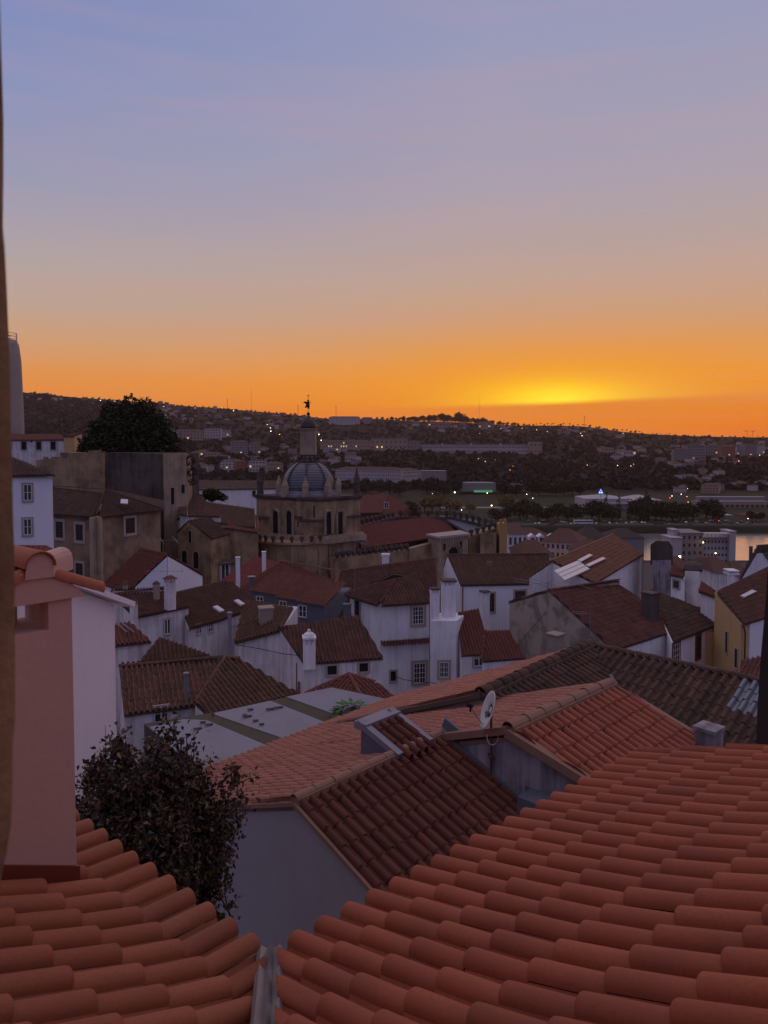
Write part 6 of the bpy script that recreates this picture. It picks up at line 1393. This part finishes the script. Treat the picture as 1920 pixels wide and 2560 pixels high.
# =============== woods on the hills ===============
def clumps(n, xr, yr, size, name, mat=None, cond=None):
    cnt = 0; mb = MB(); V = []; Q = []
    px = rng.uniform(*xr, n); 
    for x in px:
        py = rng.uniform(yr[0](x), yr[1](x)); p = hit(x, py)
        if p is None or (cond and not cond(x, py)): continue
        s_ = size*rng.uniform(.6,1.5); k = 12
        d = rng.normal(size=(k,3)); d /= np.linalg.norm(d,axis=1)[:,None]; d[:,2] = np.abs(d[:,2]); c_ = p+d*s_*np.array([1,1,.9])
        a = rng.normal(size=(k,3)); a /= np.linalg.norm(a,axis=1)[:,None]; b = np.cross(a, rng.normal(size=(k,3))); b /= np.linalg.norm(b,axis=1)[:,None]; l_ = s_*.55
        mb.addq(np.stack([c_-a*l_, c_+b*l_, c_+a*l_, c_-b*l_], 1).reshape(-1,3), np.arange(k)[:,None]*4+np.arange(4)[None])
    o = mb.build(name, mat or LEAFH); tag(o, kind='stuff'); return o
o = clumps(6500, (-60, 2000), (lambda x: S_(x)+6, lambda x: 1225), 4.5, 'hillside_woods'); tag(o, 'dark woods covering the opposite hillsides', 'woods')
o = clumps(900, (-60, 480), (lambda x: S_(x)+12, lambda x: 1130), 7, 'wooded_slope'); tag(o, 'dense wood on the slope behind the big tree', 'woods')
# individual trees: shared crowns copied along the river, park and ridge
def tree_proto(kind, mat):
    m = MB(); tm = MB()
    if kind == 'tall': bl = [(0,0,-.9+.3*i, .36-.028*i*(1 if i > 3 else -.5)) for i in range(8)]; blob_crown(m, (0,0,1.25), 1, 420, .09, bl); tm.tube([(0,0,0),(0,0,1.2)], [.05,.03], 5)
    elif kind == 'pine': blob_crown(m, (0,0,1.35), 1, 500, .09, [(0,0,0,.38),(.4,0,-.05,.3),(-.4,.1,-.05,.3),(.1,-.3,.1,.3),(.2,.3,.02,.25)]); tm.tube([(0,0,0),(.03,0,1.3)], [.05,.03], 5)
    else: blob_crown(m, (0,0,.95), 1, 420, .1, [(random.uniform(-.4,.4), random.uniform(-.4,.4), random.uniform(-.35,.4), random.uniform(.35,.55)) for _ in range(7)]); tm.tube([(0,0,0),(0,0,.8)], [.06,.04], 5)
    return m.mesh('crown', [mat]), tm.mesh('trunk', [BARK])
TP = {k: tree_proto(*k) for k in (('tall', LEAFD), ('pine', LEAFD), ('round', LEAFD), ('round', LEAFA))}
def place(kind, mat, p, s_, lb, gr, name='tree', sz=1.0):
    cr, tr = TP[(kind, mat)]; r = thing(name, lb, 'tree', p, gr); r.scale = (s_, s_, s_*sz); r.rotation_euler = (0,0,random.uniform(0,6.28))
    for n_, me in (('crown', cr), ('trunk', tr)): o = bpy.data.objects.new(n_, me); sc.collection.objects.link(o); o.parent = r
for px, yt in ((1010,1262),(1032,1258),(1300,1268),(1318,1262),(1345,1268),(1370,1272),(1395,1268),(1418,1272),(1440,1268),(1480,1262),(1498,1256),(1514,1254),(1530,1268),(1546,1260),(1573,1264),(1590,1268),(1600,1255),(1612,1245),(1622,1252),(1640,1268),(1655,1262),(1668,1266),(1682,1262),(1700,1264),(1716,1268),(1732,1272),(1765,1262),(1782,1258),(1795,1266),(1240,1275),(1268,1272),(1880,1285),(1900,1288)):
    y = 640+random.uniform(-8,25); p = PD(px, 1300, y); p[2] = float(zt(p[0], y)); H = (1302-yt)/FPX*y+3
    place('tall' if px in (1573,1612,1546,1514) else 'round', LEAFD, p, H/(2.2 if px in (1573,1612,1546,1514) else 1.5), 'dark tree in the row along the far river bank', 'trees along the far river bank', 'river_tree')
for px, yt in ((1062,1250),(1080,1244),(1100,1248),(1125,1248),(1140,1254),(1175,1258),(1260,1246),(1275,1248)):
    y = 690+random.uniform(0,20); p = PD(px, 1290, y); p[2] = float(zt(p[0], y)); place('round', LEAFA, p, ((1288-yt)/FPX*y)/1.5, 'yellowing autumn tree in the riverside park', 'autumn trees in the park', 'park_tree')
for px, yt in ((1000,1208),(950,1212),(920,1210),(905,1215),(975,1214),(1068,1208),(1090,1205),(1110,1215),(1140,1206),(1250,1213),(1262,1208),(1290,1218),(1330,1205),(1348,1208),(1370,1222),(1388,1220),(1410,1210),(1430,1206),(1450,1212)):
    y = 850+random.uniform(0,40); p = PD(px, 1240, y); p[2] = float(zt(p[0], y)); place('round', LEAFD, p, ((1240-yt)/FPX*y)/1.5+3, 'dark tree at the back edge of the park', 'trees behind the park', 'park_tree')
# skyline
rid = [(x, S_(x)) for x in list(np.arange(62, 420, 13))+list(np.arange(420, 900, 17))+list(np.arange(905, 960, 12))]
for px, ys_ in rid: 
    px += random.uniform(-4,4); y = DR-30; p = PD(px, ys_, y); p[2] = float(zt(p[0], y)); place('round', LEAFD, p, random.uniform(3.5,7), 'low dark tree on the left skyline', 'trees on the left skyline', 'ridge_tree', .8)
for px, h_ in [(a+random.uniform(-5,5)+q, b*random.uniform(.7,1)) for q in (0,6) for a, b in ((960,9),(975,12),(992,10),(1005,14),(1018,16),(1030,18),(1046,19),(1062,20),(1078,21),(1092,22),(1108,26),(1118,24),(1132,21),(1142,28),(1150,30),(1158,24),(1170,19),(1185,13),(1200,21),(1212,19),(1225,13),(1245,14),(1262,10),(1280,11),(1300,10))]:
    y = DR-40; p = PD(px, 1060, y); p[2] = float(zt(p[0], y)); place('round', LEAFD, p, h_/1.15, 'tall dark tree in the wood on the central skyline', 'trees on the central skyline', 'ridge_tree')
for px in list(range(1322, 1400, 9))+list(range(1400, 1600, 11))+list(range(1605, 1700, 12))+list(range(1705, 1925, 17)):
    y = DR-30; px += random.uniform(-3,3); p = PD(px, 1075, y); p[2] = float(zt(p[0], y)); place(random.choice(('pine','round')), LEAFD, p, random.uniform(4,7) if px < 1600 else random.uniform(3,5), 'small dark tree on the right skyline', 'trees on the right skyline', 'ridge_tree')
for px, yt, yb in ((568,998,1012),(840,1015,1045),(745,1012,1030),(1198,985,1052),(628,970,1012),(1461,1040,1060)):
    a_, b_ = PD(px, yb, 2450), PD(px, yt, 2450); m = MB(); m.tube([a_-UP*40, b_], .55 if yt > 990 else .28, 4)
    if yt > 990: m.lathe(b_-UP*4, [(1,0),(1.2,1),(1,3)], 6)
    solo(m, 'radio_mast', DARK, {568:'radio mast on the left ridge',840:'radio mast on the skyline left of the wide white building',745:'short mast on the skyline left of the weathervane',1198:'very thin tall mast right of the tree clump on the skyline',628:'very faint tall mast on the left skyline',1461:'small mast on the hazy hill'}[px], 'mast', a_)
for px in (1868, 1882):
    a_ = PD(px, 1090, 2500); m = MB(); t_ = PD(px, 1078, 2500); m.tube([a_-UP*20, t_], .5, 4); m.box(t_+np.array([-3 if px < 1875 else 1,0,.5]), np.eye(3), (8,.5,.7)); solo(m, 'tower_crane', DARK, 'tiny tower crane on the right skyline, %s one' % ('left' if px < 1875 else 'right'), 'crane', a_)
# =============== street lamps ===============
lm = {}
def lamp(px, py, kind, size=None, pole=True):
    p = hit(px, py+3.0, 602)
    if p is None: return
    d = p[1]; hb = 3.0*d/FPX+0.0; mt = {'w': LIT_W, 'c': LIT_C, 'o': LIT_O, 'r': LIT_R, 'g': LIT_G}[kind]; s_ = (size or 1.0)*d/1000*.85
    r = thing('street_lamp', {'w':'warm yellowish street lamp glowing across the river','c':'white street lamp glowing across the river','o':'orange street lamp glowing on the far hillside','r':'red signal light glowing by the far bank road','g':'green signal light across the river'}[kind], 'street lamp', p, {'w':'warm street lamps','c':'white street lamps','o':'orange street lamps','r':'red signal lights','g':'green lights'}[kind])
    key = kind
    if key not in lm:
        m = MB(); m.lathe((0,0,0), [(.1,-.9),(.7,-.6),(1,0),(.7,.6),(.1,.9)], 8); b_ = m.mesh('bulb', [mt], smooth=True); m = MB(); m.tube([(0,0,0),(0,0,1)], .08, 4); lm[key] = (b_, m.mesh('post', [METAL]))
    o = bpy.data.objects.new('bulb', lm[key][0]); sc.collection.objects.link(o); o.parent = r; o.location = (0,0,hb); o.scale = (s_*.45,)*3
    o = bpy.data.objects.new('post', lm[key][1]); sc.collection.objects.link(o); o.parent = r; o.scale = (1,1,hb)
for q in ((251,1001,'c',1),(285,1006,'o',1.6),(287,1003,'w',.8),(370,1011,'w',1),(393,1015,'o',.7),(409,1016,'w',.7),(438,1013,'o',.7),(488,1020,'o',.8),(556,1020,'w',.8),(584,1027,'w',1.1),(97,985,'o',.7),(130,997,'o',.7),(708,1038,'c',1.8),(668,1062,'c',1),(676,1070,'c',.9),(683,1074,'c',1),(677,1078,'c',1.2),(684,1082,'w',.8),(699,1086,'o',1.1),(704,1090,'w',.9),(487,1087,'w',1.8),(428,1098,'c',1.0),(797,1086,'w',1.5),(803,1101,'w',1.3),(840,1110,'w',1.4),(872,1112,'w',1.5),(868,1108,'w',1.1),(925,1112,'w',1.2),
    (956,1236,'c',.8),(1081,1234,'c',.7),(1137,1231,'w',2.4),(1218,1233,'w',1.4),(1229,1265,'w',2.2),(1154,1275,'c',1.1),(1321,1275,'w',.9),(1236,1206,'w',.7),(1332,1246,'c',.9),(1317,1236,'c',1.1),(1345,1220,'o',1.2),(1350,1228,'w',.9),(1364,1227,'w',1),(1326,1215,'o',1),(1339,1219,'o',.8),(1385,1218,'o',.8),(1355,1205,'o',.6),(1110,1203,'c',.8),(912,1197,'w',1.3),(923,1197,'w',1.3),(935,1197,'w',1.3),(945,1197,'w',1.3),(1004,1199,'o',1.5),(1014,1199,'w',1.6),(1024,1198,'o',1.5),(1052,1197,'w',.9),
    (1196,1147,'w',.7),(1213,1153,'c',.7),(1238,1149,'o',.7),(1235,1162,'w',.7),(1282,1165,'o',.6),(1275,1175,'o',1),(1299,1185,'o',.9),(1324,1195,'w',.8),(1404,1164,'o',.7),(1468,1163,'o',1),(1544,1164,'w',1.0),(1577,1165,'w',.8),(1584,1161,'o',.8),(1672,1164,'o',1.1),(1660,1158,'o',.9),(1655,1153,'w',.7),
    (1765,1129,'o',.8),(1797,1135,'o',1.3),(1790,1133,'w',.8),(1815,1144,'o',1),(1824,1155,'o',.7),(1847,1153,'w',.8),(1863,1147,'o',.7),(1886,1132,'o',.9),(1899,1138,'w',.8),(1765,1145,'w',.9),(1704,1147,'w',.8),(1766,1130,'w',.9),(1706,1217,'c',.8),(1719,1222,'w',.8),(1703,1236,'c',1),(1717,1242,'o',.9),(1720,1255,'w',.8),(1737,1280,'w',.7),(1779,1194,'w',.6),(1870,1297,'w',1.2),(1407,1276,'w',1),(1447,1272,'w',1.9),(1491,1277,'c',.9),(1450,1244,'c',1),(1585,1249,'c',.9),(1643,1279,'c',.8),(1680,1240,'c',1.1),(1675,1245,'r',1.6),(1797,1303,'r',1.2),(1230,1064,'w',.6),(1252,1072,'o',.7),(1199,1083,'c',.6),(1270,1076,'o',.6),(1305,1071,'o',.7),(1342,1075,'w',.8),(1368,1079,'w',.8),(1452,1083,'w',.8),(1455,1089,'c',.9),(1558,1083,'o',.7),(1460,1080,'w',.5)):
    lamp(*q)
# lamps in the town
for px, py, d in ((1699,1392,150),(1758,1356,298),(1346,1336,225),(1789,1383,296)):
    p = PD(px, py, d); m = MB(); m.tube([p-UP*6, p-UP*.3], .07, 5); m.lathe(p, [(.05,-.25),(.22,-.15),(.27,0),(.2,.15),(.05,.24)], 8, 1); solo(m, 'street_lamp', [METAL, LIT_W], {1699:'lit lamp left of the apartment building',1758:'lit lamp on the apartment roof terrace',1346:'lit lamp above the salmon terrace',1789:'lit lamp before the white apartment windows'}[px], 'street lamp', p-UP*6)
# =============== cars and coach ===============
def car_mesh(col):
    m = MB(); b_ = [(-2.1,.35),(-2.15,.75),(-1.5,.95),(-1.0,1.42),(.7,1.45),(1.35,.95),(2.1,.85),(2.15,.4)]; n_ = len(b_)
    vs = [np.array([x, y, z]) for y in (-.85,.85) for x, z in b_]; m.add(vs, [tuple(range(n_)), tuple(range(2*n_-1, n_-1, -1))]+[(i,(i+1)%n_,n_+(i+1)%n_,n_+i) for i in range(n_)], 0)
    m.bx((-.95,-.87,.98), (.7,.87,1.34), 1)
    for x in (-1.35,1.35):
        for y in (-.8,.8): m.tube([(x,y-.1,.33),(x,y+.1,.33)], .33, 10, 2)
    return m.mesh('parked_car', [plain('car_paint_%d' % int(col[0]*100), col, .3, .2), GLASS, DARK])
cms = [car_mesh(c) for c in ((.6,.6,.62),(.28,.29,.31),(.05,.05,.06),(.12,.03,.03),(.42,.42,.45))]
for k in range(46):
    px = 1325+k*12.6+random.uniform(-3,3)
    if 1434 < px < 1486: continue
    y = 617+random.uniform(-4,10)+(14 if k % 3 == 0 else 0); p = PD(px, 1306, y); p[2] = float(zt(p[0], y))+.07
    o = bpy.data.objects.new('parked_car', random.choice(cms)); sc.collection.objects.link(o); o.location = tuple(p); o.rotation_euler = (0,0,random.choice((0, math.pi, 1.4))+random.uniform(-.1,.1)); tag(o, 'tiny parked car in the line along the far bank road', 'car', 'cars along the far bank road')
p = PD(1458, 1307, 618); p[2] = float(zt(p[0], 618))+.07; co = thing('coach', 'long white coach with dark windows on the far bank road', 'coach', p)
m = MB(); m.bx(p+np.array([-8,-1.3,.5]), p+np.array([8,1.3,3.5])); m.build('body', plain('coach_white', (.75,.72,.75), .4), co); m = MB(); m.bx(p+np.array([-7.6,-1.34,1.8]), p+np.array([7.8,1.34,2.9])); m.build('window', GLASS, co)
for x in (-5,5):
    m = MB(); m.tube([p+np.array([x,-1.35,.5]), p+np.array([x,1.35,.5])], .5, 10); m.build('wheel', DARK, co)
# floodlight masts in the park
for px, yt, yb in ((980,1200,1236),(1208,1238,1262),(1540,1222,1250),(1900,1372,1392)):
    d = 870 if px != 1900 else 480; a_, b_ = PD(px, yb, d), PD(px, yt, d); m = MB(); m.tube([a_-UP*4, b_], .2 if px != 1900 else .12, 4); solo(m, 'floodlight_mast', METAL, {980:'thin mast in front of the riverside convent',1208:'thin mast in the middle of the park',1540:'thin mast behind the sports hall',1900:'thin pole standing by the river water'}[px], 'mast', a_-UP*4)
# =============== haze ===============
m = MB(); m.bx((-4600,-60,-330), (4600,4400,260)); hz = m.build('haze', [None]); hz.data.materials.clear()
hm = bpy.data.materials.new('haze_air'); hm.use_nodes = True; t = hm.node_tree; t.nodes.clear(); o_ = N('ShaderNodeOutputMaterial', t); pv = N('ShaderNodeVolumePrincipled', t)
pv.inputs['Color'].default_value = (.88,.62,.54,1); pv.inputs['Density'].default_value = .00006; pv.inputs['Anisotropy'].default_value = .45
t.links.new(pv.outputs[0], o_.inputs['Volume']); hz.data.materials.append(hm); tag(hz, kind='stuff')
